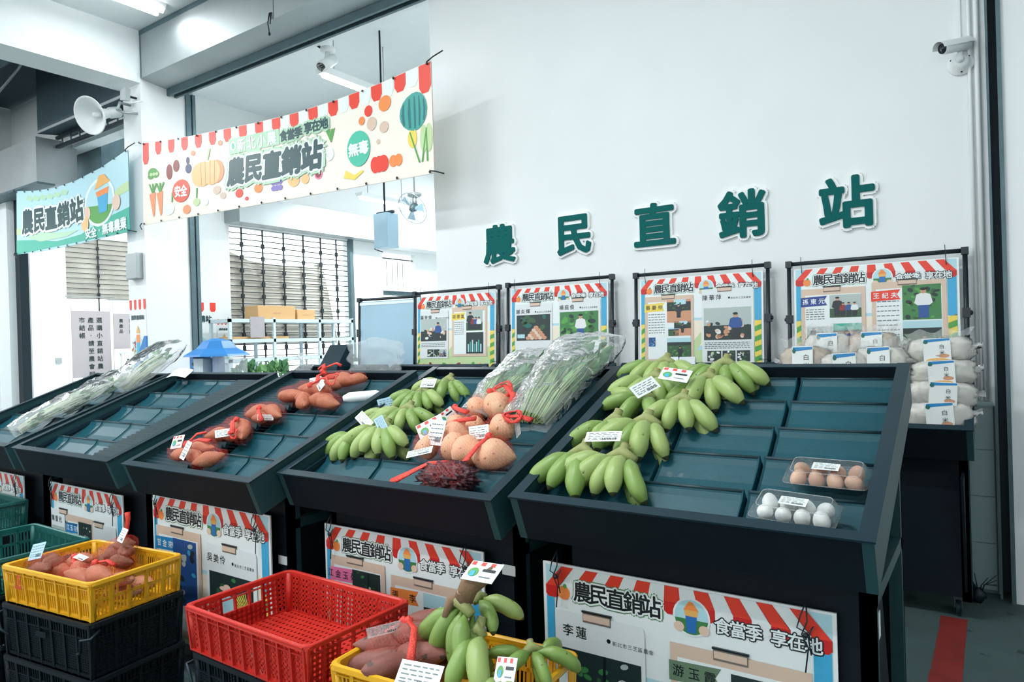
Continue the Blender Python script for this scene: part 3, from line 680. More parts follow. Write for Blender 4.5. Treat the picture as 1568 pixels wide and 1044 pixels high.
hung_sign('printed board tied under the sweet potato stand, with photo of straw hat person', -3.475, 1.86, .785, .93, [
    (.04, .02, .45, .67, True, .24, 'blue_label', '甘金來', [(.2, .2, .41, .61, 'blue')], []),
    (.5, .02, .90, .63, False, .69, None, '吳美伶', [(.52, .08, .87, .47, 'hat')], [])])
hung_sign('printed board tied under the almost empty stand, blue flag in its middle', -4.6, 1.86, .745, .83, [
    (.02, .02, .22, .64, False, .2, None, '陳重光', [(.03, .2, .21, .5, 'shop')], []),
    (.24, .02, .62, .62, True, None, 'blue_label', '江玉花', [(.42, .2, .6, .58, 'trees')], []),
    (.62, .02, .92, .60, False, .7, None, None, [], [(.7, .88, .4, .45, 2)])])
hung_sign('printed board at the left picture edge tied under the leftmost stand', -5.83, 1.86, .745, .86, [
    (.05, .02, .45, .64, False, .22, None, None, [(.08, .2, .4, .5, 'shop')], []), (.5, .02, .9, .62, False, .7, None, None, [(.72, .4, .88, .55, 'crop')], [])])

def wall_poster(label, x, z0, w, sheets):
    h = w*.745
    t = thing('information_board', label, 'sign board', (x, 4.64, z0), (math.radians(-3), 0, 0), group='framed boards standing along the white wall')
    board_art(t, w, h, sheets, False)
    mb = MB(); r = .013
    for a, b in (((-.03, -.28), (-.03, h+.035)), ((w+.03, -.28), (w+.03, h+.035)), ((-.03, h+.035), (w+.03, h+.035))):
        mb.tube([(a[0], .004, a[1]), (b[0], .004, b[1])], r, 10)
    for x_ in (-.03, w+.03):
        mb.box(x_-.018, -.014, h+.012, x_+.018, .022, h+.053); mb.box(x_-.019, -.015, h*.48, x_+.019, .023, h*.56); mb.ball((x_+(.022 if x_ > 0 else -.022), .004, h*.52), .01, .012, .014)
    mb.build('pipe_frame', 'pipe', t)
    for a, b in (((.05, h-.03), (.045, h+.075)), ((w-.06, h-.04), (w-.065, h+.075)), ((-.07, .04), (.03, .055)), ((w-.03, .07), (w+.05, .06))):
        MB().tube([(a[0], -.012, a[1]), ((a[0]+b[0])/2, -.016, (a[1]+b[1])/2), (b[0], -.012, b[1])], .0022, 5).build('zip_tie', 'pipe', t)
    return t
wall_poster('framed board at right with navy and red flags, behind the rice bags', -1.03, 1.235, .88, [
    (.05, .08, .46, .68, True, .25, 'navy_print', '孫東元', [(.235, .43, .435, .62, 'group'), (.085, .24, .25, .36, 'group'), (.255, .10, .435, .38, 'workers')], [(.08, .2, .42, .5, 5)]),
    (.50, .08, .93, .70, True, .71, 'red', '王紀夫', [(.68, .39, .90, .665, 'seated'), (.68, .10, .90, .38, 'field')], [(.53, .66, .12, .54, 12)])])
wall_poster('framed board with yellow flag on its left sheet, behind the bananas', -2.08, 1.26, .86, [
    (.05, .04, .46, .68, True, .25, 'yellow_print', '蔡豪仲', [(.24, .42, .44, .64, 'earth'), (.3, .29, .44, .43, 'earth'), (.25, .29, .34, .37, 'field'), (.24, .06, .44, .27, 'field'), (.08, .19, .14, .28, 'blue')], [(.08, .22, .32, .5, 8)]),
    (.53, .02, .93, .72, False, .71, None, '陳華萍', [(.545, .24, .91, .54, 'shop'), (.57, .04, .68, .14, 'crop'), (.69, .04, .79, .14, 'crop'), (.80, .04, .90, .14, 'crop')], [(.55, .90, .16, .21, 4)])])
wall_poster('framed board showing a heap of eggs beside a standing figure', -3.2, 1.26, .87, [
    (.06, .0, .45, .68, False, .27, None, '謝炎輝', [(.07, .28, .43, .56, 'eggs')], []),
    (.52, .0, .93, .70, False, .71, None, '楊庭俊', [(.53, .27, .91, .57, 'seated')], [(.54, .90, .16, .2, 2)])])
wall_poster('framed board next to the pale blue panel, with small yellow flag', -4.21, 1.26, .86, [
    (.05, .10, .42, .68, False, .25, None, '羅登煌', [(.06, .31, .40, .58, 'shop'), (.15, .12, .23, .21, 'crop'), (.235, .12, .31, .21, 'crop'), (.315, .12, .40, .21, 'shop')], [(.07, .38, .24, .28, 3)]),
    (.47, .12, .90, .70, True, .66, 'yellow_print', '胡德富', [(.65, .42, .85, .66, 'group'), (.65, .15, .86, .40, 'bottles')], [(.5, .62, .38, .52, 7)])])
def blank_board():
    t = thing('blank_display_board', 'blank pale blue panel in a black pipe frame at the wall edge', 'display board', (-4.97, 4.66, .99), (math.radians(-3), 0, math.radians(6)))
    w, h = .68, .93
    MB().box(.02, -.006, .03, w-.02, .006, h-.02).build('panel', 'blue_board', t)
    MB().box(.0, -.009, h-.055, w-.01, -.006, h-.03).build('top_strip', 'print_white', t)
    mb = MB()
    for a, b in (((0, 0), (0, h)), ((w, 0), (w, h)), ((0, h), (w, h)), ((0, .03), (w, .03))): mb.tube([(a[0], 0, a[1]), (b[0], 0, b[1])], .014, 10)
    for x in (0, w): mb.box(x-.02, -.02, h-.02, x+.02, .02, h+.02); mb.box(x-.02, -.02, h*.62, x+.02, .02, h*.70)
    mb.build('pipe_frame', 'pipe', t)
blank_board()

# ================================================================== BANNERS
def banner(label, x0, x1, top, bot, y, W_m, art):
    """cloth banner; top and bot give the height of the edges along it"""
    def lerp(L, s):
        s = min(max(s, 0), 1)*(len(L)-1); i = min(int(s), len(L)-2); f = s-i; f2 = f
        return L[i]*(1-f2)+L[i+1]*f2
    def fn(s, t, k):
        z = lerp(bot, s)*(1-t)+lerp(top, s)*t
        wav = .02*math.sin(s*5+1.3)*t
        return (x0+(x1-x0)*s, y+wav-k*3-.002, z)
    t = thing('cloth_banner', label, 'banner', ((x0+x1)/2, y, bot[0]))
    off = Vector(t.location)
    g = lambda s, tt, k: tuple(Vector(fn(s, tt, k))-off)
    sh = Sheet(g, x1-x0, 1); art(sh, t, g)
    return t
def cloth(sh, t, g, m):
    mb = MB(); mb.mat(m); mb.grid(lambda a, b: g(a, b, 0), 60, 10); mb.grid(lambda a, b: g(1-a, b, -.003), 60, 10); mb.build('cloth', None, t)
    mb = MB()
    for i in range(13):
        for tt in (.015, .985): mb.ball(g(.008+.984*i/12, tt, .004), .012, .006, .012, 8, 5)
    mb.build('eyelets', 'pipe', t)
    for s, tt, dx, dz in ((.005, .985, -.15, .06), (.995, .985, .12, .08), (.005, .02, -.12, -.05), (.995, .02, .1, -.03)):
        a = Vector(g(s, tt, .01)); MB().tube([a, a+Vector((dx*.5, .01, dz*.4)), a+Vector((dx, .06, dz))], .006, 5).build('tie_rope', 'pipe', t)
def art_main(sh, t, g):
    cloth(sh, t, g, 'beige_print'); A = 4.1
    WP = [(0, 0), (.13, .179), (.24, .313), (.30, .385), (.46, .56), (.63, .717), (.75, .81), (.82, .863), (.925, .952), (1, 1)]
    def warp(p):
        for (a, b), (c, d) in zip(WP, WP[1:]):
            if p <= c: return b+(d-b)*(p-a)/(c-a)
        return 1
    straight = sh; sh = Sheet(lambda p, tt, k: g(warp(p), tt, k), 1, 1)
    mb = MB(); n = 33
    for i in range(n):
        a0, a1 = i/n, (i+1)/n; m = 'red' if i % 2 == 0 else 'print_white'
        d = .10 if i not in (0, n-1) else .2
        pts = [(a0+.001, .995), (a0+.001, .99-d), (a0+(a1-a0)*.25, .99-d-.055), (a0+(a1-a0)*.75, .99-d-.055), (a1-.001, .99-d), (a1-.001, .995)]
        straight.poly(mb, m, pts, 2)
    mb.build('awning_print', None, t)
    mb = MB(); E = lambda m, x, y, r, k=1, lay=4, rot=0: sh.oval(mb, m, x, y, r, r*A*k, lay, 18, rot)
    # pumpkin with ribs
    for dx, r in ((-.030, .026), (.030, .026), (-.015, .028), (.015, .028), (0, .024)): E('pumpkin_dark' if dx > .02 else 'pumpkin', .225+dx, .50, r, 1.35, 4+abs(.03-abs(dx))*20)
    for dx in (-.022, -.008, .008, .022): sh.poly(mb, 'pumpkin_dark', [(.225+dx, .35), (.226+dx, .35), (.2265+dx*1.1, .65), (.2255+dx*1.1, .65)], 6)
    sh.poly(mb, 'pale_green', [(.222, .66), (.228, .66), (.237, .80), (.229, .80)], 6)
    # watermelon
    E('melon', .935, .60, .047, .92, 4)
    for i in range(5): d = (i-2)*.017; c = (1-(d/.047)**2)**.5*.155; sh.poly(mb, 'melon_dark', [(.935+d-.003, .60-c), (.935+d+.003, .60-c), (.935+d*1.1+.004, .60), (.935+d+.002, .60+c*.9), (.935+d-.002, .60+c*.9), (.935+d*1.1-.004, .60)], 5)
    # sweet potatoes and aubergine
    for x, y, r, k, ro, m in ((.092, .60, .010, 2.3, 0, 'maroon'), (.115, .66, .010, 1.8, .3, 'maroon'), (.158, .60, .011, 1.3, 0, 'aubergine'), (.156, .70, .006, 1.9, 0, 'aubergine')): E(m, x, y, r, k, 4, 0)
    # peas, leaves
    for x, y, r in ((.035, .62, .016), (.045, .60, .012), (.028, .58, .010)): E('leaf_green', x, y, r, .9)
    for x in (.030, .040, .050): E('pale_green', x, .60, .005, 1, 5)
    # carrots
    for x in (.035, .060):
        sh.poly(mb, 'carrot', [(x-.012, .36-(x-.035)*0), (x+.010, .38), (x+.006, .10), (x+.001, .08)], 4)
        for d in (-.012, 0, .012): sh.poly(mb, 'leaf_green', [(x-.002, .36), (x+.002, .36), (x+d+.004, .48), (x+d-.002, .49)], 4)
    # onions, garlic, roots, fruit
    for x, y, r, m in ((.185, .17, .012, 'pale_green'), (.215, .15, .011, 'print_white'), (.09, .14, .018, 'print_white'), (.15, .10, .014, 'carrot'), (.255, .27, .013, 'wood_print'), (.275, .19, .010, 'wood_print'),
                       (.33, .18, .013, 'red'), (.36, .30, .007, 'red'), (.355, .10, .006, 'red'), (.395, .20, .014, 'orange_print'), (.515, .22, .021, 'pumpkin'), (.555, .20, .014, 'pumpkin'),
                       (.60, .22, .013, 'pink_print'), (.60, .22, .009, 'maroon'), (.64, .42, .018, 'print_white'), (.79, .76, .014, 'red'), (.765, .68, .011, 'orange_print'), (.845, .78, .019, 'orange_print'), (.905, .27, .0, 'red'),
                       (.80, .62, .017, 'wood_print'), (.84, .55, .014, 'wood_print'), (.82, .42, .006, 'wood_print'), (.175, .78, .008, 'carrot'), (.27, .84, .008, 'carrot')):
        if r: E(m, x, y, r, 1.0, 4)
    for d in (-.014, .0, .014): E('red', .82+d, .19, .016, 1.3, 4)
    for d in (-.008, .008): E('orange_print', .872+d, .19, .012, 1.2, 4)
    for i in range(9): E('purple_print', .455+(i % 3-1)*.011, .30-(i//3)*.07, .008, 1, 4+i*.05)
    sh.poly(mb, 'yellow_print', [(.69, .12), (.73, .08), (.765, .15), (.76, .17), (.73, .13), (.70, .20)], 4)
    for x, lean in ((.965, -.01), (.985, .012)):
        E('pale_green', x, .33, .013, 2.4, 4); 
    E('yellow_print', .925, .36, .015, 1.5, 4)
    for x, d in ((.945, -.03), (.955, .02), (.975, .0)): sh.poly(mb, 'leaf_green', [(x, .12), (x+.006, .12), (x+d+.004, .42), (x+d, .42)], 5)
    for d in (-.014, -.005, .006, .015): sh.poly(mb, 'leaf_green', [(.648, .55), (.652, .55), (.652+d, .70), (.645+d, .69)], 4)
    for x in (.185, .10): sh.poly(mb, 'leaf_green', [(x-.002, .22), (x+.002, .22), (x+.005, .34), (x-.001, .34)], 4)
    E('oval_red', .132, .34, .030, 1.15, 6); E('oval_teal', .75, .40, .042, 1.1, 6)
    mb.build('vegetable_print', None, t)
    mb = MB(); T2 = Sheet(lambda a, b, k: g(a/4.33, b/.85, k), 1, 1)
    def tt(body, cx, cy, sz, sp, lay, mats, shear=.0, rot=0):
        for m, fat, l in mats: T2.text(mb, m, body, cx*4.33, cy*.85, sz, lay+l, fat=fat, space=sp, shear=shear, rot=rot)
    tt('安全', .179, .34, .125, .12, 8, [('print_white', .04, 0)]); tt('無毒', .81, .40, .125, .12, 8, [('print_white', .04, 0)])
    straight.rect(mb, 'mint', .385, .67, .57, .86, 6)
    tt('新北小農', .49, .765, .145, .16, 8, [('print_white', .02, 0)])
    straight.oval(mb, 'print_white', .402, .765, .012, .013*A, 8); straight.oval(mb, 'oval_teal', .402, .765, .005, .010*A, 9)
    tt('食當季', .61, .76, .115, .105, 7, [('mint', .24, 0), ('ink_green', .05, 1)]); tt('享在地', .69, .78, .115, .105, 7, [('mint', .24, 0), ('ink_green', .05, 1)])
    tt('農民直銷站', .542, .45, .29, .285, 9, [('mint', .22, 0), ('print_white', .13, 1), ('ink_green', .055, 2)], shear=.12)
    mb.build('title_lettering', None, t)
banner('long cream banner of painted vegetables strung across the near opening', -7.933, -3.60, [3.86, 3.80, 3.747, 3.705, 3.66, 3.633, 3.633, 3.66, 3.714], [2.921, 2.91, 2.898, 2.887, 2.875, 2.863, 2.852, 2.84, 2.829], 4.24, 4.33, art_main)
def art_teal(sh, t, g):
    cloth(sh, t, g, 'sky_print'); A = 3.37/1.0
    mb = MB()
    sh.poly(mb, 'pale_green', [(0, .30), (.2, .34), (.5, .42), (.8, .48), (1, .5), (1, .62), (.6, .5), (.3, .42), (0, .40)], 2)
    sh.poly(mb, 'banner_teal', [(0, .0), (1, .0), (1, .30), (.8, .26), (.62, .14), (.4, .12), (.2, .2), (0, .22)], 3)
    sh.poly(mb, 'mint', [(.1, .25), (.25, .16), (.5, .16), (.6, .22), (.4, .26), (.2, .32)], 4)
    for i in range(6): sh.poly(mb, 'mint', [(.1+i*.07, .86), (.16+i*.07, .82), (.18+i*.07, .88), (.12+i*.07, .93)], 3)
    sh.oval(mb, 'print_white', .78, .52, .12, .12*A*.85, 4); sh.oval(mb, 'sky_print', .78, .52, .105, .105*A*.85, 5); sh.oval(mb, 'leaf_green', .78, .52, .105, .105*A*.85, 6, 16, 0, PI*1.0, PI*1.9)
    sh.poly(mb, 'straw', [(.75, .72), (.87, .74), (.83, .88), (.79, .90)], 7); sh.poly(mb, 'orange_print', [(.77, .58), (.85, .58), (.86, .68), (.76, .68)], 7); sh.poly(mb, 'strip_blue', [(.78, .36), (.84, .36), (.85, .60), (.77, .60)], 8)
    for x in (.68, .91): sh.oval(mb, 'egg_print', x, .42, .03, .03*A, 8)
    sh.oval(mb, 'pumpkin', .66, .28, .03, .03*A*1.2, 9)
    mb.build('farm_scene_print', None, t)
    mb = MB(); T2 = Sheet(lambda a, b, k: g(a/3.37, b/1.0, k), 1, 1)
    for m, fat, l in (('print_white', .14, 0), ('ink_green', .045, 1)): T2.text(mb, m, '農民直銷站', .36*3.37, .52, .40, 10+l, fat=fat, space=.40, rot=.02)
    T2.text(mb, 'print_white', '安全·無毒農業', .82*3.37, .12, .16, 10, fat=.035, space=.155)
    mb.build('title_lettering', None, t)
banner('sagging teal and sky blue banner strung in the far left opening', -11.18, -8.13, [3.773, 3.691, 3.636, 3.636, 3.691, 3.81], [2.888, 2.86, 2.851, 2.851, 2.86, 2.869], 4.19, 3.37, art_teal)

# ================================================================== PRODUCE
def banana_mesh(seed, pale):
    """one plump banana hanging from a crown at the origin: leaves along +x, bulges up (z) and curves back down"""
    rnd = random.Random(seed); Ln = rnd.uniform(.128, .15); bend = rnd.uniform(.85, 1.15); n = 15; seg = 10; vs = []
    mb = MB(); pts = []; x = z = 0; a = rnd.uniform(.30, .5)
    for i in range(n):
        pts.append((x, z)); st = Ln/(n-1); x += st*math.cos(a); z += st*math.sin(a); a -= bend*1.35/(n-1)
    R0 = rnd.uniform(.0215, .0245)
    for i in range(n):
        u = i/(n-1)
        r = R0*(.28 if u < .07 else .28+.72*min(1, (u-.07)/.24)**.8) if u < .5 else R0*(1-max(0, (u-.66)/.34)**2.0*.86)
        if i == n-1: r = R0*.16
        i0, i1 = max(i-1, 0), min(i+1, n-1); tx, tz = pts[i1][0]-pts[i0][0], pts[i1][1]-pts[i0][1]; l = math.hypot(tx, tz); nx, nz = -tz/l, tx/l
        for k in range(seg):
            th = 2*PI*k/seg+.3; rr = r*(1+.085*math.cos(5*th))
            vs.append((pts[i][0]+nx*rr*math.cos(th), rr*math.sin(th)*.95, pts[i][1]+nz*rr*math.cos(th)))
    for i in range(n-1):
        mb.mat(1 if i >= n-2 else 0); mb.add([], [])
    mb.v = vs
    for i in range(n-1):
        for k in range(seg):
            mb.f.append((i*seg+k, i*seg+(k+1) % seg, (i+1)*seg+(k+1) % seg, (i+1)*seg+k)); mb.m.append(1 if i >= n-2 else 0); mb.smooth.append(True)
    mb.f.append(tuple(range((n-1)*seg, n*seg))); mb.m.append(1); mb.smooth.append(False)
    o = mb.build('banana', ['banana_pale' if pale else 'banana', 'banana_tip']); me = o.data; bpy.data.objects.remove(o); return me
BAN = [banana_mesh(i, i % 2) for i in range(6)]
def banana_hand(label, loc, th, n, spread, turn=0, lift=.028, n2=0, scale=1.0, group='hands of green bananas on the front trays', seed=1, roll=0):
    rnd = random.Random(seed)
    t = thing('banana_bunch', label, 'bananas', loc, (th+roll, 0, 0), group=group); t.scale = (scale,)*3
    mb = MB(); mb.mat('banana_stem'); mb.tube([(-.035*min(1, spread), 0, lift), (0, .012, lift+.012), (.035*min(1, spread), 0, lift)], [.010, .016, .010], 8); mb.tube([(0, .008, lift+.006), (.004, .03, lift+.022)], [.013, .010], 8)
    mb.mat('cut_stem'); mb.tube([(.004, .03, lift+.022), (.0042, .031, lift+.0228)], .0105, 8); mb.build('stem', None, t)
    for i in range(n+n2):
        up = i < n; m = n if up else n2; j = i if up else i-n; f = (j/(m-1)-.5)*2 if m > 1 else 0
        ang = f*spread*.5+rnd.uniform(-.05, .05)+turn
        o = bpy.data.objects.new('banana', BAN[rnd.randrange(6)]); C.objects.link(o); o.parent = t
        o.location = (f*.024*n/5, -abs(f)*.004, lift if up else lift-.018)
        o.rotation_mode = 'XYZ'; pitch = rnd.uniform(-.06, .10) if up else .38
        o.rotation_euler = Euler((rnd.uniform(-.15, .15)-f*.25, 0, 0)).to_matrix().to_euler()
        Mx = Matrix.Rotation(-PI/2+ang, 3, 'Z') @ Matrix.Rotation(pitch, 3, 'Y') @ Matrix.Rotation(f*.35+rnd.uniform(-.12, .12), 3, 'X')
        o.rotation_euler = Mx.to_euler()
        s_ = rnd.uniform(.9, 1.06)*(1 if up else .93); o.scale = (s_, s_, s_)
    return t
def card(name, t, loc, rot, w=.06, h=.042, kind='text', lab=None, mat='tag_paper'):
    """small price card or printed tag"""
    mb = MB(); mb.mat(mat).box(-w/2, -h/2, 0, w/2, h/2, .0012)
    rnd = random.Random(int(w*1000+loc[0]*1000))
    sh = Sheet(lambda a, b, k: ((a-.5)*w, (b-.5)*h, .0014+k*2), w, h)
    if kind == 'stripe':
        for i in range(6): sh.rect(mb, 'tag_red' if i % 2 == 0 else 'print_white', .04+.153*i, .78, .04+.153*(i+1), .96, 1)
        sh.oval(mb, 'leaf_green', .25, .42, .16, .24, 1, 12); sh.rect(mb, 'strip_blue', .18, .2, .32, .48, 2); sh.rect(mb, 'ink', .5, .5, .9, .64, 1); sh.rect(mb, 'text_grey', .5, .2, .85, .26, 1)
    else:
        y = .8
        while y > .1:
            x = .08
            while x < .85:
                ww = rnd.uniform(.06, .2); sh.rect(mb, 'text_grey', x, y, min(x+ww, .92), y+.045, 1); x += ww+.05
            y -= .17 if y > .45 else .12
        for i in range(9): sh.rect(mb, 'ink', .5+i*.045, .12, .52+i*.045, .3, 1)
    o = mb.build(name, None, t); o.location = loc; o.rotation_euler = rot
    if lab: o['label'] = lab
    return o

# bananas, nearest stand (u to the right, v up the slope)
B4 = [('back left banana hand on the nearest stand, resting on its top rail', .145, 1.02, 6, 1.9, 3, 0, 1.0), ('rightmost of the two top banana hands on the nearest stand', .40, 1.00, 6, 1.9, 3, .05, 1.0),
      ('banana hand in the second row against the left side of the nearest stand', .155, .87, 5, 1.7, 2, 0, .98), ('right banana hand of the second row on the nearest stand', .375, .865, 4, 1.3, 2, .12, 1.0),
      ('banana hand with fruit pointing left and a reddish cut stem, nearest stand', .17, .71, 4, 2.4, 1, -.75, .98), ('banana hand under the two leaning white tags on the nearest stand', .335, .68, 4, 1.3, 2, .18, 1.0),
      ('pair of bananas by the left side in the third row, nearest stand', .145, .50, 2, .7, 0, -.45, 1.08), ('large banana hand in the third row left of the empty trays', .265, .50, 5, 1.6, 2, -.28, 1.1),
      ('trio of bananas in the front left corner of the nearest stand', .125, .275, 3, .85, 0, -.22, 1.08), ('front banana hand on the nearest stand, right of the corner trio', .27, .27, 5, 1.5, 2, -.28, 1.06)]
HANDS = {}
for i, (lb, u, v, n, sp, n2, turn, sc_) in enumerate(B4):
    p, th = on_tray(4, u, v, -.042); HANDS[i] = banana_hand(lb, p, th, n, sp, turn, .030, n2, sc_*1.36, seed=i+3)
B3 = [('small banana hand near the bagged greens on the yam bean stand', .22, .90, 6, 2.0, 2, .1, .95), ('banana hand with a white price card on its crown, yam bean stand', .165, .77, 6, 1.9, 2, .1, 1.0),
      ('spreading banana hand in the middle of the yam bean stand', .22, .585, 6, 2.3, 2, .1, 1.02), ('banana hand behind the front left one on the yam bean stand, pointing left', .135, .56, 5, 1.5, 0, -.7, .9),
      ('front left banana hand with a tilted white card, yam bean stand', .135, .345, 4, 1.1, 1, -.55, 1.0), ('front banana hand fanned out beside the dark purple bundle', .275, .37, 7, 2.0, 3, .08, 1.06)]
for i, (lb, u, v, n, sp, n2, turn, sc_) in enumerate(B3):
    p, th = on_tray(3, u, v, -.042 if i != 5 else -.02); HANDS[10+i] = banana_hand(lb, p, th, n, sp, turn, .030, n2, sc_*1.28, seed=i+33)
card('tag', HANDS[5], (-.03, .06, .085), (.35, .1, -.1), .085, .045, 'stripe', 'printed tag with red stripes')
card('tag', HANDS[5], (-.095, -.005, .078), (.55, -.1, .95), .075, .042, 'text', 'white price tag')
card('tag', HANDS[8], (.045, .035, .062), (.3, 0, .15), .085, .03, 'text', 'white price tag')
card('tag', HANDS[11], (.02, .02, .062), (.5, .1, .2), .06, .04, 'text', 'white price tag')
card('tag', HANDS[14], (.01, .035, .07), (.45, .2, -.45), .10, .035, 'text', 'white price tag')
card('tag', HANDS[12], (-.13, .05, .03), (.9, .1, .9), .085, .05, 'text', 'crumpled grey tag', 'blue_board')
card('tag', HANDS[15], (.03, -.03, .062), (.3, .5, -.6), .07, .03, 'text', 'grey folded tag', 'blue_board')
card('tag', HANDS[15], (.17, .03, .03), (.5, -.2, .75), .085, .06, 'stripe', 'printed tag with red stripes')

# sweet potatoes
def tuber_mesh(seed, ln, r, mat, nz=.22, bendy=.25, name='sweet_potato'):
    rnd = random.Random(seed); mb = MB(); n = 14; seg = 12; vs = []; b = rnd.uniform(-bendy, bendy); pk = rnd.uniform(.35, .6)
    for i in range(n):
        u = i/(n-1); e = (math.sin(PI*u**(math.log(.5)/math.log(pk))))**.72 if 0 < u < 1 else .06
        cx = (u-.5)*ln; cy = b*ln*(.25-(u-.5)**2)
        for k in range(seg):
            th = 2*PI*k/seg; rr = r*max(e, .05)*(1+nz*noise.noise(Vector((u*3.3+seed, math.cos(th)*.8, math.sin(th)*.8+seed*1.7))))
            vs.append((cx, cy+rr*math.cos(th), rr*math.sin(th)*.92))
    mb.v = vs
    for i in range(n-1):
        for k in range(seg): mb.f.append((i*seg+k, i*seg+(k+1) % seg, (i+1)*seg+(k+1) % seg, (i+1)*seg+k)); mb.m.append(0); mb.smooth.append(True)
    for q in (tuple(range(seg))[::-1], tuple(range((n-1)*seg, n*seg))): mb.f.append(q); mb.m.append(0); mb.smooth.append(True)
    o = mb.build(name, mat); me = o.data; bpy.data.objects.remove(o); return me
SP = [tuber_mesh(i, .15+.012*(i % 3), .034+.003*(i % 2), 'potato') for i in range(5)]
SPD = [tuber_mesh(i+9, .19+.02*(i % 3), .036+.004*(i % 2), 'potato_dark', .26) for i in range(5)]
TARO = [tuber_mesh(i+20, .085+.01*(i % 3), .033, 'taro', .45, .2, 'taro_root') for i in range(3)]
YAM = [tuber_mesh(i+40, .105+.008*(i % 3), .052+.003*(i % 2), 'yam', .12, .12, 'yam_bean') for i in range(4)]
def put(name, me, t, loc, rot, s=1.0):
    o = bpy.data.objects.new(name, me); C.objects.link(o); o.parent = t; o.location = loc; o.rotation_euler = rot; o.scale = (s, s, s); return o
def net_hull(t, items, pad, mat='net_red', name='net', tail=None, seed=1):
    """net bag drawn tight round its content: a lumpy shell over spheres at the given centres"""
    c = sum((Vector(p) for p, r in items), Vector())/len(items); mb = MB(); nu, nv = 26, 16; vs = []
    for j in range(nv+1):
        ph = PI*j/nv
        for i in range(nu):
            a = 2*PI*i/nu; d = Vector((math.sin(ph)*math.cos(a), math.sin(ph)*math.sin(a), math.cos(ph))); best = .012
            for p, r in items:
                q = Vector(p)-c; b = q.dot(d); h2 = q.length_squared-b*b; rr = r+pad
                if h2 < rr*rr*1.9: best = max(best, b+math.sqrt(max(rr*rr-h2*.52, 0)))
            k = 1+.035*noise.noise(d*7+Vector((seed, 0, 0)))
            vs.append(c+d*best*k)
    mb.add(vs, [(j*nu+i, (j+1)*nu+i, (j+1)*nu+(i+1) % nu, j*nu+(i+1) % nu) for j in range(nv) for i in range(nu)], True)
    return mb.build(name, mat, t)
def knot(t, path, r0=.012, loops=True, mat='net_solid'):
    mb = MB(); n = len(path); mb.tube(path, [r0*(.6+.5*(i/(n-1))) for i in range(n)], 8, flat=.5)
    p = Vector(path[0]); mb.ball(p, .016, .014, .013, 10, 6, None, .5, 6, 2)
    mb.build('net_tail', mat, t)
def loop(t, c, r, tilt, rad=.007):
    mb = MB(); mb.tube([Vector(c)+Vector((math.cos(a)*r*.8*(1+.25*math.sin(3*a+c[0]*50)), math.sin(a)*r*.5, math.sin(a)*r*.7*math.sin(tilt)+.008+.008*math.sin(2*a+1))) for a in [PI*2*i/20 for i in range(21)]], [rad*.8*(1+.4*math.sin(i*1.9)) for i in range(21)], 7, False, flat=.45); mb.build('net_loop', 'net_solid', t)
def potato_bag(label, u, v, pots, seed, tray=2, mats=None, net='net_thin', cards=(), tails=(), loops=(), h=-.045):
    p, th = on_tray(tray, u, v, h); t = thing('netted_sweet_potatoes', label, 'sweet potatoes', p, (th, 0, 0), group='net bags of sweet potatoes')
    items = []
    for i, (x, y, z, rz, s) in enumerate(pots):
        put('sweet_potato', SP[(i+seed) % 5], t, (x, y, z), (.15*i, .1*(i % 2), rz), s)
        for q in (-.045, 0, .045): items.append(((x+q*math.cos(rz), y+q*math.sin(rz), z), .032*s))
    net_hull(t, items, .006, net, seed=seed)
    for a in tails: knot(t, a)
    for c, r, ti in loops: loop(t, c, r, ti)
    for c in cards: card('tag', t, *c)
    return t
potato_bag('net bag of small sweet potatoes in the front left corner with two tags', .36, .15, [(-.10, .0, .035, .2, .85), (-.0, -.01, .035, -.1, 1.0), (.14, -.01, .035, .75, 1.0), (.03, .05, .06, .1, .9), (-.06, .055, .045, .4, .8)], 1,
           cards=[((-.175, .045, .07), (.75, -.1, .12), .085, .065, 'stripe', 'printed tag with red stripes'), ((.03, -.035, .085), (.75, 0, -.25), .06, .085, 'text', 'cream price tag')],
           tails=[[(-.08, .03, .07), (-.0, .055, .09), (.08, .06, .085)], [(-.09, .04, .07), (-.05, .085, .10), (-.03, .12, .09)]])
potato_bag('net bag of three sweet potatoes, second from the front, tag leaning on it', .375, .34, [(-.01, .07, .05, -.15, 1.1), (-.07, .0, .04, .7, 1.0), (.09, .03, .045, -.8, 1.0), (0, 0, .035, .1, .9)], 2,
           cards=[((.035, -.03, .07), (.75, .2, .9), .09, .04, 'text', 'white price tag')], tails=[[(.02, .06, .095), (.03, .03, .10), (.09, -.03, .07)]], loops=[((.09, -.02, .06), .035, .6)])
potato_bag('net bag of two big sweet potatoes, third from the front', .385, .55, [(-.05, .02, .045, .5, 1.15), (.055, .03, .045, -.35, 1.1), (0, -.03, .035, .0, .9)], 3,
           cards=[((.07, -.04, .05), (.9, .4, 1.0), .075, .03, 'text', 'white price tag')], tails=[[(0, -.01, .085), (.03, -.04, .08), (.085, -.075, .05)]])
potato_bag('wide net bag of sweet potatoes with a looped red net end, near the top', .53, .74, [(-.16, .02, .05, .2, 1.15), (-.09, .08, .055, .1, 1.1), (-.01, -.03, .045, -.7, 1.05), (.02, .05, .07, .2, 1.0), (.08, .0, .045, .3, 1.05), (.16, -.02, .04, -.1, 1.1), (-.06, 0, .04, .0, .9)], 4,
           cards=[((.08, .03, .105), (.6, .1, -.6), .085, .045, 'text', 'white price tag')], tails=[[(-.02, .04, .10), (.04, .08, .12), (.10, .11, .11)]], loops=[((.11, .09, .11), .05, .5)])
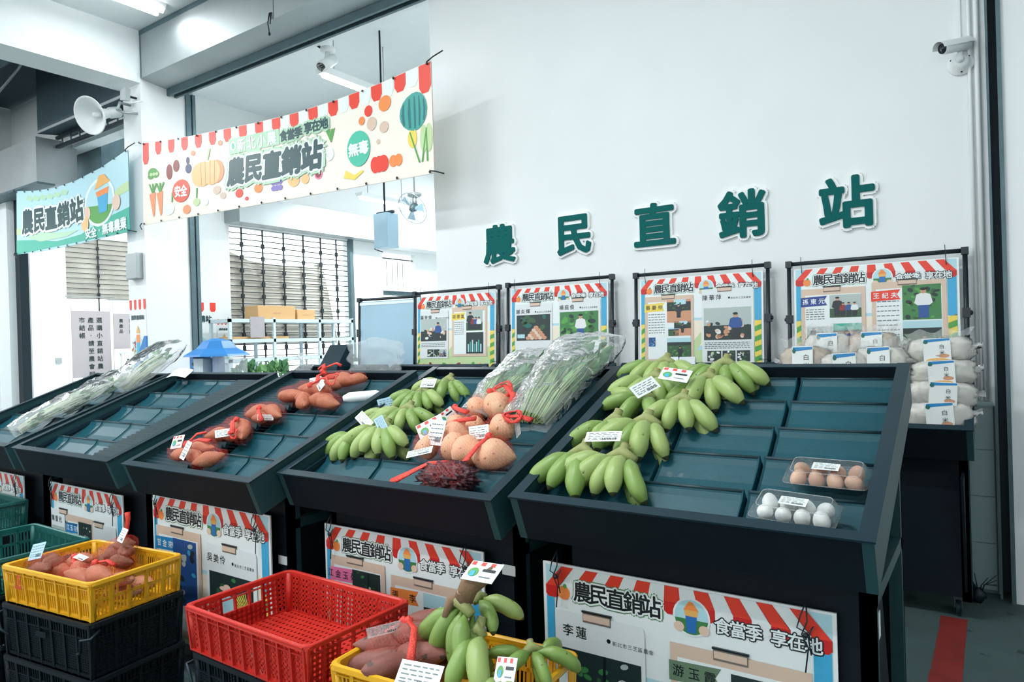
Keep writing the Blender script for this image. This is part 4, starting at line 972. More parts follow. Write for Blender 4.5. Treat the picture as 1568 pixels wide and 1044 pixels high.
potato_bag('net bag of sweet potatoes at the top edge with bright red knot', .50, .935, [(-.03, .02, .045, .1, 1.0), (.07, .03, .05, -.2, 1.1), (.14, .02, .045, .4, .95), (.03, -.02, .04, .3, .9)], 5,
           cards=[((-.11, -.02, .06), (.8, 0, .5), .07, .04, 'text', 'white price tag'), ((-.03, -.05, .07), (.7, .2, -.5), .06, .04, 'text', 'white price tag')],
           tails=[[(-.08, .02, .10), (-.10, .06, .12), (-.14, .05, .10)], [(-.07, .02, .09), (-.05, -.04, .10), (-.02, -.08, .08)], [(-.08, .04, .11), (-.02, .08, .12), (.0, .09, .1)]])
# radish pack at the right of that stand
p, th = on_tray(2, .85, .80, -.045)
t = thing('white_radish_pack', 'white wrapped root with a red end by the right side of the sweet potato stand', 'radish', p, (th, 0, .75))
MB().tube([(-.10, 0, .025), (-.07, 0, .03), (.06, 0, .035), (.09, 0, .03)], [.016, .030, .032, .022], 14, flat=.8).build('wrapper', 'white', t)
MB().tube([(.088, 0, .032), (.10, 0, .034), (.125, 0, .03)], [.022, .014, .022], 10).build('red_tie', 'net_solid', t)
# yam beans in nets
def yam_bag(label, u, v, yams, seed, cards=(), tails=(), loops=()):
    p, th = on_tray(3, u, v, -.05); t = thing('netted_yam_beans', label, 'yam beans', p, (th, 0, 0), group='red net bags of yam beans')
    items = []
    for i, (x, y, z, rz, s) in enumerate(yams):
        put('yam_bean', YAM[(i+seed) % 4], t, (x, y, z), (.4*i, .3*(i % 2), rz), s); items.append(((x, y, z), .052*s))
    net_hull(t, items, .004, 'net_thin', seed=seed)
    for a in tails: knot(t, a, .014)
    for c, r, ti in loops: loop(t, c, r, ti, .009)
    for c in cards: card('tag', t, *c)
yam_bag('top red net bag of yam beans, touching the bagged greens', .66, .63, [(-.055, -.01, .06, .8, .95), (.055, .0, .07, 1.2, 1.15), (0, .04, .05, 0, .9)], 1, loops=[((.06, .045, .12), .05, .7)], tails=[[(-.02, .05, .11), (.05, .07, .13), (.12, .02, .11), (.13, -.02, .09)]])
yam_bag('left red net bag of yam beans with a checked tag', .64, .50, [(-.055, -.005, .05, 1.2, .85), (.035, -.015, .05, .9, .80)], 2, cards=[((-.145, .03, .06), (.9, -.2, 1.2), .085, .05, 'stripe', 'printed tag with red stripes')], tails=[[(-.11, .06, .09), (-.08, .03, .10), (0, .0, .10)]])
yam_bag('right red net bag of yam beans with a clear tag hanging from it', .84, .46, [(-.01, .0, .06, 1.0, 1.1), (-.06, -.05, .05, .3, .85)], 3, cards=[((.09, -.03, .08), (.8, .3, -1.0), .09, .03, 'text', 'clear price tag', 'film_fog')], tails=[[(.03, .0, .11), (.08, .01, .11), (.14, .0, .10)]], loops=[((.06, .0, .11), .045, .4)])
yam_bag('front red net bag of yam beans with a tall green-edged tag', .655, .335, [(-.09, -.04, .045, .4, 1.0), (.01, .045, .06, .3, 1.05), (.06, -.03, .05, -.2, 1.1)], 4, cards=[((-.03, -.02, .105), (.85, 0, -.05), .075, .10, 'text', 'pale green price tag'), ((-.07, -.10, .06), (.5, -.2, .12), .13, .03, 'text', 'white price tag')], tails=[[(-.05, .02, .09), (.0, .07, .11), (.08, .10, .11)]])
yam_bag('rightmost red net bag of long yam beans under a tilted white card', .87, .275, [(-.08, .01, .05, -.1, 1.2), (.06, .0, .05, .35, 1.15), (.0, .0, .045, .3, 1.1)], 5, cards=[((-.06, .07, .10), (.6, .1, .6), .075, .06, 'text', 'white price tag')], tails=[[(.0, .05, .10), (.0, -.03, .10), (-.02, -.10, .07), (-.02, -.15, .03)]])
p, th = on_tray(3, .80, .125, -.06)
t = thing('dark_purple_bundle', 'dark purple crinkled bundle with red net tail at the front rail', 'vegetables', p, (th, 0, 0))
MB().ball((0, 0, .045), .115, .065, .048, 60, 34, None, .55, 7, 3).build('contents', 'onion_dark', t)
net_hull(t, [((-.05, 0, .04), .05), ((.05, 0, .04), .05), ((0, 0, .045), .06)], .003, 'net_thin', seed=9)
mb = MB(); mb.tube([(-.02, .04, .085), (-.09, .02, .085), (-.15, -.04, .07), (-.21, -.075, .05)], [.012, .012, .018, .026], 10, flat=.35); mb.build('net_tail', 'net_solid', t)

# bagged leafy greens
def leaf_cloud(mb, n, fn, sz, rnd):
    for i in range(n):
        p, d = fn(); d = Vector(d).normalized(); s_ = sz*rnd.uniform(.6, 1.3); side = d.cross(Vector((rnd.uniform(-1, 1), rnd.uniform(-1, 1), rnd.uniform(-.2, 1)))).normalized(); up = d.cross(side)
        P_ = Vector(p); vs = []
        for (a, b, c) in ((0, 0, 0), (.35, -.32, .08), (.35, 0, -.02), (.35, .32, .08), (.75, -.24, .04), (.75, 0, -.08), (.75, .24, .04), (1.1, 0, -.12)): vs.append(P_+d*a*s_+side*b*s_+up*c*s_)
        mb.mat('leaf' if rnd.random() < .72 else 'leaf_light'); mb.add(vs, [(0, 2, 1), (0, 3, 2), (1, 2, 5, 4), (2, 3, 6, 5), (4, 5, 7), (5, 6, 7)], True)
def greens_bag(label, loc, rot, L, w, seed, stem='stem', leafn=170, group=None, lift=.06, foggy='film', cardat=None, twist=.35, leafs=.058, stems=60, start=.35):
    rnd = random.Random(seed); t = thing('bagged_greens', label, 'vegetables', loc, rot, group=group)
    mb = MB(); mb.mat(stem)
    for i in range(stems):
        a = rnd.uniform(-.5, .5); b = rnd.uniform(.15, 1)
        mb.tube([(a*w*.55, 0, b*lift*.6), (a*w*.7+rnd.uniform(-.01, .01), L*.25, b*lift), (a*w*.9+rnd.uniform(-.02, .02), L*.5, b*lift*1.1), (a*w*1.0+rnd.uniform(-.03, .03), L*.72, b*lift)], [.0034, .003, .0026, .0018], 5)
    mb.build('stems', None, t)
    mb = MB()
    def fn():
        u = rnd.uniform(start, .84); a = rnd.uniform(-.5, .5)
        return (a*w*(.7+.35*u), u*L, rnd.uniform(.15, .95)*lift*1.1), (a*.9, .9, rnd.uniform(-.3, .25))
    leaf_cloud(mb, leafn, fn, leafs, rnd); mb.build('leaves', None, t)
    mb = MB(); nu, nv = 44, 30; vs = []
    for j in range(nv+1):
        v = j/nv
        for i in range(nu):
            a = 2*PI*i/nu; wv = w*(.40+.34*v)*(1 if v < .97 else .9); hh = lift*(.85+.35*math.sin(PI*min(v*1.1, 1)))*(1-.45*max(0, v-.85)/.15)
            q = Vector((math.cos(a)*wv, -.04+v*(L+.07), max(.002, lift*.55+math.sin(a)*hh)))
            k = noise.noise(Vector((q.x*9, q.y*9, seed+math.sin(a))))*.016+noise.noise(Vector((q.x*26, q.y*22, seed*2+math.sin(a)*2)))*.010
            q += Vector((math.cos(a), .2, math.sin(a)))*k; vs.append(q)
    mb.add(vs, [(j*nu+i, j*nu+(i+1) % nu, (j+1)*nu+(i+1) % nu, (j+1)*nu+i) for j in range(nv) for i in range(nu)], True)
    mb.build('plastic_bag', foggy, t)
    if cardat: card('label', t, *cardat)
    return t
p, th = on_tray(3, .60, .62, -.05); greens_bag('left clear bag of leafy greens standing behind the yam beans', p, (th+.16, 0, -.12), .46, .22, 1)
p, th = on_tray(3, .88, .60, -.05); greens_bag('larger right bag of leafy greens with white label, leaning on stand side', p, (th+.22, 0, -.10), .52, .27, 2, lift=.08, cardat=((.02, .30, .125), (.1, .1, .1), .085, .045, 'text', 'small white label'), stems=90, leafn=130)
for i, (u, v, rz, L_, lb) in enumerate(((.70, .22, -.25, .55, 'frontmost clear bag of white stems on the leftmost stand'), (.72, .50, -.18, .45, 'middle clear bag of white stems on the leftmost stand'), (.84, .86, -.30, .44, 'tall clear bag with green sprouts standing highest on the leftmost stand'))):
    p, th = on_tray(0, u, v, -.045); greens_bag(lb, p, (th+(.12, .16, .3)[i], 0, rz), L_, (.21, .24, .34)[i], 11+i, 'spring', 60, lift=(.06, .07, .095)[i], foggy='film_fog', leafs=.045, stems=40, start=.05 if i == 0 else .3)
p, th = on_tray(2, .86, .93, -.045)
# empty clear bags behind the sweet potato stand
def empty_bag(label, loc, rot, w, h, seed):
    t = MB(); vs = []
    def f(a, b):
        x, y = (a-.5)*w, b*h; k = noise.noise(Vector((x*14, y*14, seed)))*.05+noise.noise(Vector((x*30, y*30, seed)))*.02
        return (x+k*.4, k+.02*math.sin(a*9), y*(1-.3*abs(a-.5)))
    t.grid(f, 26, 22); t.grid(lambda a, b: tuple(Vector(f(a, b))*1.0+Vector((.01, .05*math.sin(a*PI)*math.sin(b*PI)+.004, .0))), 26, 22)
    return tag(t.build('plastic_bag', 'film_fog', None, loc, rot, label), label, 'plastic bag')
empty_bag('crumpled clear plastic bags in front of the pale blue panel', (-4.45, 4.35, 1.22), (-.1, 0, .2), .55, .34, 3)
empty_bag('clear plastic bag standing at the left storeroom side behind the stands', (-5.35, 4.3, 1.22), (-.1, 0, .1), .22, .22, 8)

# egg packs
def egg_pack(label, u, v, egg, rot, seed):
    p, th = on_tray(4, u, v, -.048); t = thing('egg_box', label, 'egg box', p, (th, 0, rot), group='clear egg packs on the nearest stand')
    t.scale = (.82, .82, .82); t.rotation_euler = (Matrix.Rotation(th, 3, 'X') @ Matrix.Rotation(rot, 3, 'Z')).to_euler(); rnd = random.Random(seed)
    em = MB(); prof = []
    for i in range(13):
        a = PI*i/12; prof.append((.0225*math.sin(a)*(1+.09*math.cos(a)), -.029*math.cos(a)))
    o0 = MB().lathe([(max(r*1.15, .0004), z*1.15) for r, z in prof], 16, Matrix.Rotation(.0, 4, 'X'), True); e0 = o0.build('egg', egg, t); k = 0
    for i in range(4):
        for j in range(2):
            loc = (-.087+i*.058, -.027+j*.054, .038); r = (rnd.uniform(-.9, .9), rnd.uniform(-.6, .6), 0)
            if k == 0: e0.location = loc; e0.rotation_euler = r
            else: copy_part(e0, t, loc, r)
            k += 1
    def rr(w, h, r, z, n=6):
        pts = []
        for cx, cy, a0 in ((w-r, h-r, 0), (-w+r, h-r, PI/2), (-w+r, -h+r, PI), (w-r, -h+r, 1.5*PI)):
            for q in range(n+1): a = a0+PI/2*q/n; pts.append((cx+r*math.cos(a), cy+r*math.sin(a), z))
        return pts
    def shell(nm, rings):
        mb = MB(); n = len(rings[0])
        for ring in rings: mb.v += ring
        for a in range(len(rings)-1):
            for i in range(n): mb.f.append((a*n+i, a*n+(i+1) % n, (a+1)*n+(i+1) % n, (a+1)*n+i)); mb.m.append(0); mb.smooth.append(True)
        mb.f.append(tuple(range((len(rings)-1)*n, len(rings)*n))); mb.m.append(0); mb.smooth.append(False); return mb.build(nm, 'clam', t)
    shell('base', [rr(.134, .068, .02, .040), rr(.134, .068, .02, .037), rr(.124, .060, .02, .036), rr(.112, .050, .018, .004), rr(.106, .044, .016, .0)])
    shell('lid', [rr(.134, .068, .02, .042), rr(.134, .068, .02, .045), rr(.124, .060, .02, .047), rr(.116, .053, .02, .072), rr(.108, .046, .018, .077), rr(.100, .038, .014, .074)])
    mb = MB(); mb.tube([Vector(q) for q in rr(.134, .068, .02, .041)+[rr(.134, .068, .02, .041)[0]]], .0016, 5); mb.tube([Vector(q) for q in rr(.110, .048, .018, .077)+[rr(.110, .048, .018, .077)[0]]], .0013, 5); mb.build('moulded_rim', 'film_fog', t)
    card('label', t, (.0, -.004, .0785), (0, 0, 0), .085, .042, 'text', 'white price label')
egg_pack('clear pack of brown eggs, the upper of the two egg packs', .885, .295, 'egg_brown', -.03, 1)
egg_pack('clear pack of white eggs at the front rail, the lower of the two', .835, .115, 'egg_white', -.08, 2)
# card on the almost empty stand
p, th = on_tray(1, .17, 1.0, .012)
t = thing('price_card', 'white curled card lying over the top rail of the almost empty stand', 'card', p, (th+.25, 0, .1))
MB().grid(lambda a, b: ((a-.5)*.20, (b-.5)*.085, .018*math.sin(a*3.0)+.01), 12, 4).build('card', 'paper', t)

# rice bags at the right wall stand
def rice_bag(label, x, y, z, w, h, d, seed, mat='rice', lab=True, lean=0., small=False, grp='clear bags of rice stacked on the right wall stand'):
    rnd = random.Random(seed); t = thing('rice_bag', label, 'rice bag', (x, y, z), (lean, rnd.uniform(-.07, .07), rnd.uniform(-.10, .10)), group=grp)
    mb = MB(); nu, nv = 28, 18; vs = []
    def body(a, b, sc=1.0, amp=.12):
        d_ = Vector((math.sin(b)*math.cos(a), math.sin(b)*math.sin(a), math.cos(b)))
        e = lambda q: math.copysign(abs(q)**.6, q)
        k = 1+amp*noise.noise(d_*3+Vector((seed, 0, 0)))
        return Vector((e(d_.x)*w*.5*k, e(d_.y)*d*.5*k, h*.5+e(d_.z)*h*.5*k))*1.0
    for j in range(nv+1):
        for i in range(nu): vs.append(body(2*PI*i/nu, PI*j/nv))
    mb.add(vs, [(j*nu+i, (j+1)*nu+i, (j+1)*nu+(i+1) % nu, j*nu+(i+1) % nu) for j in range(nv) for i in range(nu)], True); mb.build('rice', mat, t)
    mb = MB(); vs = []; c = Vector((0, 0, h*.5))
    for j in range(nv+1):
        for i in range(nu):
            q = body(2*PI*i/nu, PI*j/nv)-c; k = 1.05+.05*noise.noise(q*40+Vector((seed, 3, 0)))+.03*noise.noise(q*90); vs.append(c+q*k)
    mb.add(vs, [(j*nu+i, (j+1)*nu+i, (j+1)*nu+(i+1) % nu, j*nu+(i+1) % nu) for j in range(nv) for i in range(nu)], True)
    for sx in (-1, 1):
        mb.grid(lambda a, b: (sx*(w*.44+a*w*.20), (b-.5)*d*.75*(1-.3*a)+.01*math.sin(b*22+a*4+seed), h*.55+.016*math.sin(b*15+seed+a*3)+a*.012), 5, 14)
    mb.grid(lambda a, b: ((a-.5)*w*(.9+.2*b), .012*math.sin(a*24+seed), h*.96+b*h*.33+.012*math.sin(a*17+seed)), 18, 4)
    mb.build('plastic_bag', 'film_rice', t)
    if lab:
        lw, lh = w*.42, h*.95; m2 = MB(); sh = Sheet(lambda a, b, k: ((a-.5)*lw, -d*.56-k*2, h*.04+b*lh), lw, lh)
        m2.mat('tag_paper'); sh.rect(m2, 'tag_paper', 0, 0, 1, 1, 0); sh.poly(m2, 'blue_label', [(.04, .84), (.98, .90), (.98, .98), (.04, .97)], 1); sh.oval(m2, 'teal', .10, .86, .09, .08, 2, 10)
        sh.oval(m2, 'straw', .5, .10, .42, .10, 1, 14); sh.oval(m2, 'photo_earth', .74, .28, .2, .08, 1, 12)
        s2 = Sheet(lambda a, b, k: (a-.5*lw, -d*.56-k*2, h*.04+b), lw, lh)
        for i, ch in enumerate('白米'): s2.text(m2, 'ink', ch, lw*.68, lh*(.66-.25*i), lh*.19, 2)
        m2.build('label', None, t, label='white label with blue top stripe')
    return t
R1 = [(-.228, 4.125, .975, .31, .155, .16), (-.225, 4.15, 1.095, .31, .135, .18), (-.215, 4.18, 1.205, .30, .13, .18), (-.225, 4.22, 1.315, .31, .13, .18)]
for i, (x, y, z, w, h, d) in enumerate(R1): rice_bag('%s rice bag in the tall pile at the right end of the wall stand' % ['lowest', 'second lowest', 'third', 'topmost'][i], x, y, z, w*.92, h, d, i+1)
p5 = [(-.49, 4.18, 1.22, .26, .18, .16, 'rice', 'rice bag left of the tall pile, on top of the wall stand contents'), (-.66, 4.16, 1.19, .27, .18, .17, 'rice', 'rice bag in the middle of the wall stand with a large label'),
      (-.87, 4.18, 1.22, .26, .19, .16, 'rice_tan', 'brownish rice bag with tilted label, left of the white ones'), (-.55, 4.34, 1.32, .25, .16, .14, 'rice_tan', 'rice bag at the back, touching the framed board'), (-.78, 4.36, 1.30, .26, .18, .14, 'rice', 'rice bag at the back, below the navy flag sheet')]
for i, (x, y, z, w, h, d, m, lb) in enumerate(p5): rice_bag(lb, x, y, z, w, h, d, i+7, m, lean=-.1)
# supporting row below
for i, x in enumerate((-.48, -.68, -.88)): rice_bag('rice bag in the hidden bottom row, %s' % ['rightmost', 'middle', 'leftmost'][i], x, 4.17, 1.0, .20, .16, .16, i+20, 'rice', False)
for i, (x, lb) in enumerate(((-1.005, 'flat-topped white paper pack left of the rice bags, larger one'), (-.905, 'white paper pack next to the rice bags, right of the larger one'))):
    t = thing('paper_pack', lb, 'food pack', (x+.03*i, 4.06, 1.13), (-.12, 0, 0), group='white paper packs by the rice')
    w, h = .085, .15-.02*i
    MB().prism([(-w/2, 0), (w/2, 0), (w/2, h*.78), (w*.46, h), (-w*.46, h), (-w/2, h*.78)], -.03, .03, 'y').build('pack', 'paper', t, bevel=.004)
    mb = MB(); sh = Sheet(lambda a, b, k: ((a-.5)*w, -.031-k*2, b*h), w, h); sh.oval(mb, 'leaf_green', .5, .5, .40, .15, 1, 16); sh.oval(mb, 'straw', .5, .52, .28, .08, 2, 12); sh.rect(mb, 'strip_blue', .3, .44, .7, .5, 3); mb.build('printed_oval', None, t)
    for o in list(t.children): pass
MB_ = MB().box(-1.04, 4.05, 1.02, -.80, 4.20, 1.125); tag(MB_.build('paper_pack', 'paper', bevel=.006), 'low white pack lying under the two paper packs', 'food pack')
# jars and boxes on the next wall stand
j0 = None
for i, x in enumerate((-1.155, -1.215, -1.275)):
    lb = 'honey jar with golden lid, %s of three on the wall stand' % ['rightmost', 'middle', 'leftmost'][i]
    if j0 is None:
        j0 = thing('honey_jar', lb, 'jar', (x, 4.36, 1.20), group='honey jars behind the bananas')
        MB().lathe([(.018, 0), (.024, .004), (.024, .045), (.019, .054)], 18).build('glass', 'jar_glass', j0); MB().lathe([(.0215, .053), (.0215, .068), (.019, .070)], 18).build('lid', 'gold_lid', j0)
        MB().lathe([(.0246, .010), (.0246, .040)], 18, None, False).build('label', 'print_white', j0)
    else: dup(j0, (x, 4.36, 1.20), label=lb)
for i, (x, lb) in enumerate(((-1.62, 'small white open box behind the top banana hands'), (-1.74, 'small white box left of the open one behind the bananas'))):
    t = thing('paper_box', lb, 'box', (x, 4.33, 1.20), (-.3, 0, .2-.3*i), group='small white boxes behind the bananas')
    MB().box(-.05, -.015, 0, .05, .015, .16).build('box', 'paper', t, bevel=.002); MB().box(-.03, -.017, .10, .02, -.0155, .108).build('printed_line', 'text_grey', t)

# small white labels on the stands' boards
for x, y, z, lb in ((-1.438, 2.036, .682, 'small white label on the dark board of the yam bean stand'), (-2.54, 1.916, .582, 'small white label on the dark board of the sweet potato stand')):
    t = tag(MB().box(x-.028, y-.002, z-.018, x+.028, y, z+.018).build('label_sticker', 'paper'), lb, 'label')
tag(MB().box(-.2728, 2.06, .665, -.2713, 2.13, .735).build('label_sticker', 'paper'), 'small white label on the right side frame of the nearest stand', 'label')

# ================================================================== CRATES
def crate(label, loc, rz, w, d, h, mat, style, group=None, th=.004, wire=False, nm='plastic_crate'):
    """ventilated box: rim, four walls with openings and outside ribs, pierced floor; origin at the middle of its base"""
    t = thing(nm, label, 'crate', loc, (0, 0, rz), group=group)
    fl = .012   # walls flare a little
    def wall(nx, ny, length, off, short):
        """one wall drawn as bars in a local frame then turned into place"""
        mb = MB(); R_ = Matrix.Rotation(math.atan2(nx, -ny), 4, 'Z'); L = length; H = h
        def B(u0, u1, z0, z1, o0=0, o1=th):
            vs = []
            for (u, o, z) in ((u0, o0, z0), (u1, o0, z0), (u1, o1, z0), (u0, o1, z0), (u0, o0, z1), (u1, o0, z1), (u1, o1, z1), (u0, o1, z1)):
                k = (z/H-1)*fl; vs.append(R_ @ Vector((u*(1-.02*(1-z/H)), -(off+k+o), z)))
            mb.add(vs, [(0, 3, 2, 1), (4, 5, 6, 7), (0, 1, 5, 4), (1, 2, 6, 5), (2, 3, 7, 6), (3, 0, 4, 7)], False)
        hx = .055 if short else 0
        if style == 'slot':
            zb = [(0, H*.10), (H*.44, H*.52), (H*.84, H)]
            for a, b in zb: B(-L/2, L/2, a, b)
            B(-L/2, L/2, H*.96, H, 0, .012); B(-L/2, L/2, 0, H*.05, 0, .009); B(-L/2, L/2, H*.80, H*.83, 0, .009)
            n = max(3, round(L/.075)); bay = L/n
            for i in range(n+1):
                u = -L/2+bay*i; B(u-.006, u+.006, 0, H*.98, 0, .011); 
            for i in range(n):
                u0 = -L/2+bay*i; m = 5
                for k in range(1, m):
                    u = u0+bay*k/m
                    handle = short and abs(u) < .075
                    B(u-.0028, u+.0028, H*.1, H*.45)
                    if not handle: B(u-.0028, u+.0028, H*.5, H*.85)
        elif style == 'square':
            for a, b in ((0, H*.09), (H*.88, H)): B(-L/2, L/2, a, b)
            B(-L/2, L/2, H*.955, H, 0, .016); B(-L/2, L/2, H*.80, H*.82, 0, .013); B(-L/2, L/2, 0, H*.04, 0, .013)
            n = max(4, round(L/.062)); bay = L/n
            for i in range(n+1): B(-L/2+bay*i-.0035, -L/2+bay*i+.0035, 0, H*.97, 0, .014)
            rows = 7
            for k in range(1, rows):
                z = H*.09+(H*.79)*k/rows
                if short:
                    B(-L/2, -.085 if z > H*.5 else L/2, z-.0045, z+.0045); B(.085, L/2, z-.0045, z+.0045)
                else: B(-L/2, L/2, z-.0045, z+.0045)
            m = int(L/.0195)
            for k in range(m+1):
                u = -L/2+L*k/m
                B(u-.005, u+.005, H*.09, H*.5 if (short and abs(u) < .085) else H*.88)
            if short: B(-.09, .09, H*.09, H*.52, 0, .006)
        else:   # fine grid
            for a, b in ((0, H*.06), (H*.90, H), (H*.70, H*.73)): B(-L/2, L/2, a, b, 0, .008)
            n = max(3, round(L/.09))
            for i in range(n+1): B(-L/2+L*i/n-.006, -L/2+L*i/n+.006, 0, H, 0, .010)
            m = int(L/.016)
            for k in range(m+1): B(-L/2+L*k/m-.003, -L/2+L*k/m+.003, 0, H*.9)
            for k in range(1, 14): B(-L/2, L/2, H*.06+H*.64*k/14-.003, H*.06+H*.64*k/14+.003)
        return mb.build('side_wall', mat, t)
    wall(0, -1, w, d/2, False); wall(0, 1, w, d/2, False); wall(1, 0, d, w/2, True); wall(-1, 0, d, w/2, True)
    mb = MB()
    def ring(o, z): 
        r = .03; pts = []
        for cx, cy, a0 in ((w/2+o-r, d/2+o-r, 0), (-w/2-o+r, d/2+o-r, PI/2), (-w/2-o+r, -d/2-o+r, PI), (w/2+o-r, -d/2-o+r, 1.5*PI)):
            for q in range(6): a = a0+PI/2*q/5; pts.append((cx+r*math.cos(a), cy+r*math.sin(a), z))
        return pts
    rings = [ring(-.002, h-.012), ring(-.002, h), ring(.004, h+.004), ring(.014, h+.002), ring(.016, h-.012), ring(.012, h-.014)]
    n = len(rings[0])
    for r_ in rings: mb.v += r_
    for a in range(len(rings)-1):
        for i in range(n): mb.f.append((a*n+i, a*n+(i+1) % n, (a+1)*n+(i+1) % n, (a+1)*n+i)); mb.m.append(0); mb.smooth.append(False)
    mb.build('rim', mat, t)
    mb = MB(); bw, bd = w/2-.012, d/2-.012; m = int(w/.022)
    for k in range(m+1): mb.box(-bw+2*bw*k/m-.006, -bd, .002, -bw+2*bw*k/m+.006, bd, .006)
    m = int(d/.03)
    for k in range(m+1): mb.box(-bw, -bd+2*bd*k/m-.008, .002, bw, -bd+2*bd*k/m+.008, .0065)
    mb.build('base', mat, t)
    for sx in (-1, 1):
        for sy in (-1, 1):
            MB().tube([(sx*(w/2-.016), sy*(d/2-.016), 0), (sx*(w/2-.004), sy*(d/2-.004), h-.006)], .014, 8).build('corner_post', mat, t)
    if wire:
        for sx in (-1, 1):
            MB().tube([(sx*(w/2+.01), -d/2+.03, h-.03), (sx*(w/2+.03), -d/2-.02, h-.045), (sx*(w/2-.01), -d/2-.035, h-.05), (sx*(w/2-.02), -d/2-.03, h-.1), (sx*(w/2-.06), -d/2-.018, h-.12)], .006, 7).build('wire_handle', 'dark_metal', t)
        MB().box(-.05, -d/2-.014, h*.55, .02, -d/2-.011, h*.66).build('logo_plate', 'crate_black', t)
    return t
# stacks: black crates carry the coloured ones
ST = [((-3.25, 1.47), 7, .60, .40, 'under the yellow crate of sweet potatoes at left'), ((-2.035, 1.585), -1, .60, .40, 'under the red crate'), ((-1.30, 1.555), 4, .57, .355, 'under the yellow crate with bananas')]
for (x, y), rz, w, d, lb in ST:
    crate('black crate on the floor, lower one '+lb, (x, y, 0), math.radians(rz), w, d, .215, 'crate_black', 'grid', 'stacked black crates on the floor')
    crate('black wire-handled crate, upper one '+lb, (x, y, .222), math.radians(rz), w, d, .215, 'crate_black', 'grid', 'stacked black crates on the floor', wire=True)
YC = crate('yellow crate holding netted sweet potatoes and taro, on black crates at left', (-3.25, 1.47, .443), math.radians(7), .60, .39, .155, 'crate_yellow', 'slot')
RC = crate('empty red crate with square holes, between the two yellow crates', (-2.035, 1.585, .443), math.radians(-1), .64, .42, .157, 'crate_red', 'square')
YB = crate('yellow crate filled with dark sweet potatoes and green bananas at bottom', (-1.30, 1.555, .443), math.radians(4), .585, .36, .145, 'crate_yellow', 'slot')
mb = MB(); sh = Sheet(lambda a, b, k: (a-.3, -.2105-k*6, b+.07), 1, 1); sh.oval(mb, 'tag_red', .13, .055, .009, .009, 1, 14); sh.text(mb, 'tag_red', '三芝', .13, .033, .02, 1, fat=.03); sh.text(mb, 'tag_red', '區農會', .13, .012, .018, 1, fat=.03)
mb.build('printed_mark', None, YC)
mb = MB(); mb.mat('paper'); mb.box(.306, .06, .05, .308, .11, .13); mb.build('label', None, YB)
crate('green crate beside the left yellow crate, partly out of frame', (-3.925, 1.43, .443), 0, .585, .38, .155, 'crate_green', 'slot', 'green crates at the left edge')
crate('green crate behind, at the left edge under the leftmost board', (-5.08, 1.62, .473), 0, .60, .36, .155, 'crate_green', 'slot', 'green crates at the left edge')
for x, y, z in ((-3.925, 1.43, .222), (-3.925, 1.43, 0), (-5.08, 1.62, .235), (-5.08, 1.62, 0)):
    crate('black grid crate %s the green crate %s' % ('directly under' if z > .1 else 'on the floor, lowest below', 'beside the left yellow crate' if x > -4.5 else 'at the left edge behind'), (x, y, z), 0, .585, .375, .215, 'crate_black', 'grid', 'stacked black crates on the floor')

# contents of the left yellow crate
def crate_bag(label, name, cat, loc, items, net='net_thin', tails=(), cards=(), loops=(), rot=0, group=None, r=.034):
    t = thing(name, label, cat, loc, (0, 0, rot), group=group); it = []
    for (me, nm, x, y, z, rz, s, ln) in items:
        put(nm, me, t, (x, y, z), (.2, .15*math.sin(x*90), rz), s)
        for q in (-ln, 0, ln): it.append(((x+q*math.cos(rz), y+q*math.sin(rz), z), r*s))
    if net: net_hull(t, it, .004, net, seed=len(items))
    for a in tails: knot(t, a)
    for c in cards: card('tag', t, *c)
    for c, r_, ti in loops: loop(t, c, r_, ti)
    return t
G1 = 'netted roots in the left yellow crate'
sp = lambda i, x, y, z, rz, s=1.0: (SP[i % 5], 'sweet_potato', x, y, z, rz, s, .045)
tr_ = lambda i, x, y, z, rz, s=1.0: (TARO[i % 3], 'taro_root', x, y, z, rz, s, .02)
zc = .475
crate_bag('net bag of hairy brown roots with upright red end, in left yellow crate', 'netted_roots', 'roots', (-3.27, 1.585, zc+.02), [tr_(0, -.06, .02, .10, .5), tr_(1, 0, .03, .13, 1.2), tr_(2, .06, .0, .11, -.4), tr_(0, .02, -.04, .10, 2), tr_(1, -.05, -.04, .07, 0), tr_(2, .09, -.03, .08, .8), tr_(1, .02, .01, .06, .8, 1.1)], group=G1,
          tails=[[(.0, .03, .14), (.005, .04, .19), (.0, .05, .24), (-.005, .05, .27)]], cards=[((.07, -.01, .19), (1.1, 0, -.15), .065, .06, 'text', 'cream price tag')])
crate_bag('net bag of long sweet potatoes in the front of left yellow crate', 'netted_sweet_potatoes', 'sweet potatoes', (-3.12, 1.40, zc), [sp(0, -.06, -.03, .09, .15, 1.1), sp(1, .03, .02, .10, .1, 1.15), sp(2, .12, .05, .08, .3, 1.0), sp(3, -.02, .06, .07, -.2), sp(4, .0, -.05, .05, 0, 1.1)], group=G1,
          tails=[[(-.02, .03, .14), (.02, .06, .145), (.06, .07, .13)]])
crate_bag('net bag of sweet potatoes in the middle left of left yellow crate', 'netted_sweet_potatoes', 'sweet potatoes', (-3.35, 1.44, zc), [sp(1, -.02, .03, .10, .5), sp(2, .05, -.02, .09, -.3, 1.05), sp(3, -.06, -.03, .07, .9, .9), sp(0, .03, .05, .06, .1)], group=G1,
          tails=[[(0, .0, .13), (.04, -.02, .12), (.08, -.01, .10)]], cards=[((.06, .0, .135), (.3, .1, .1), .07, .03, 'text', 'white price tag')])
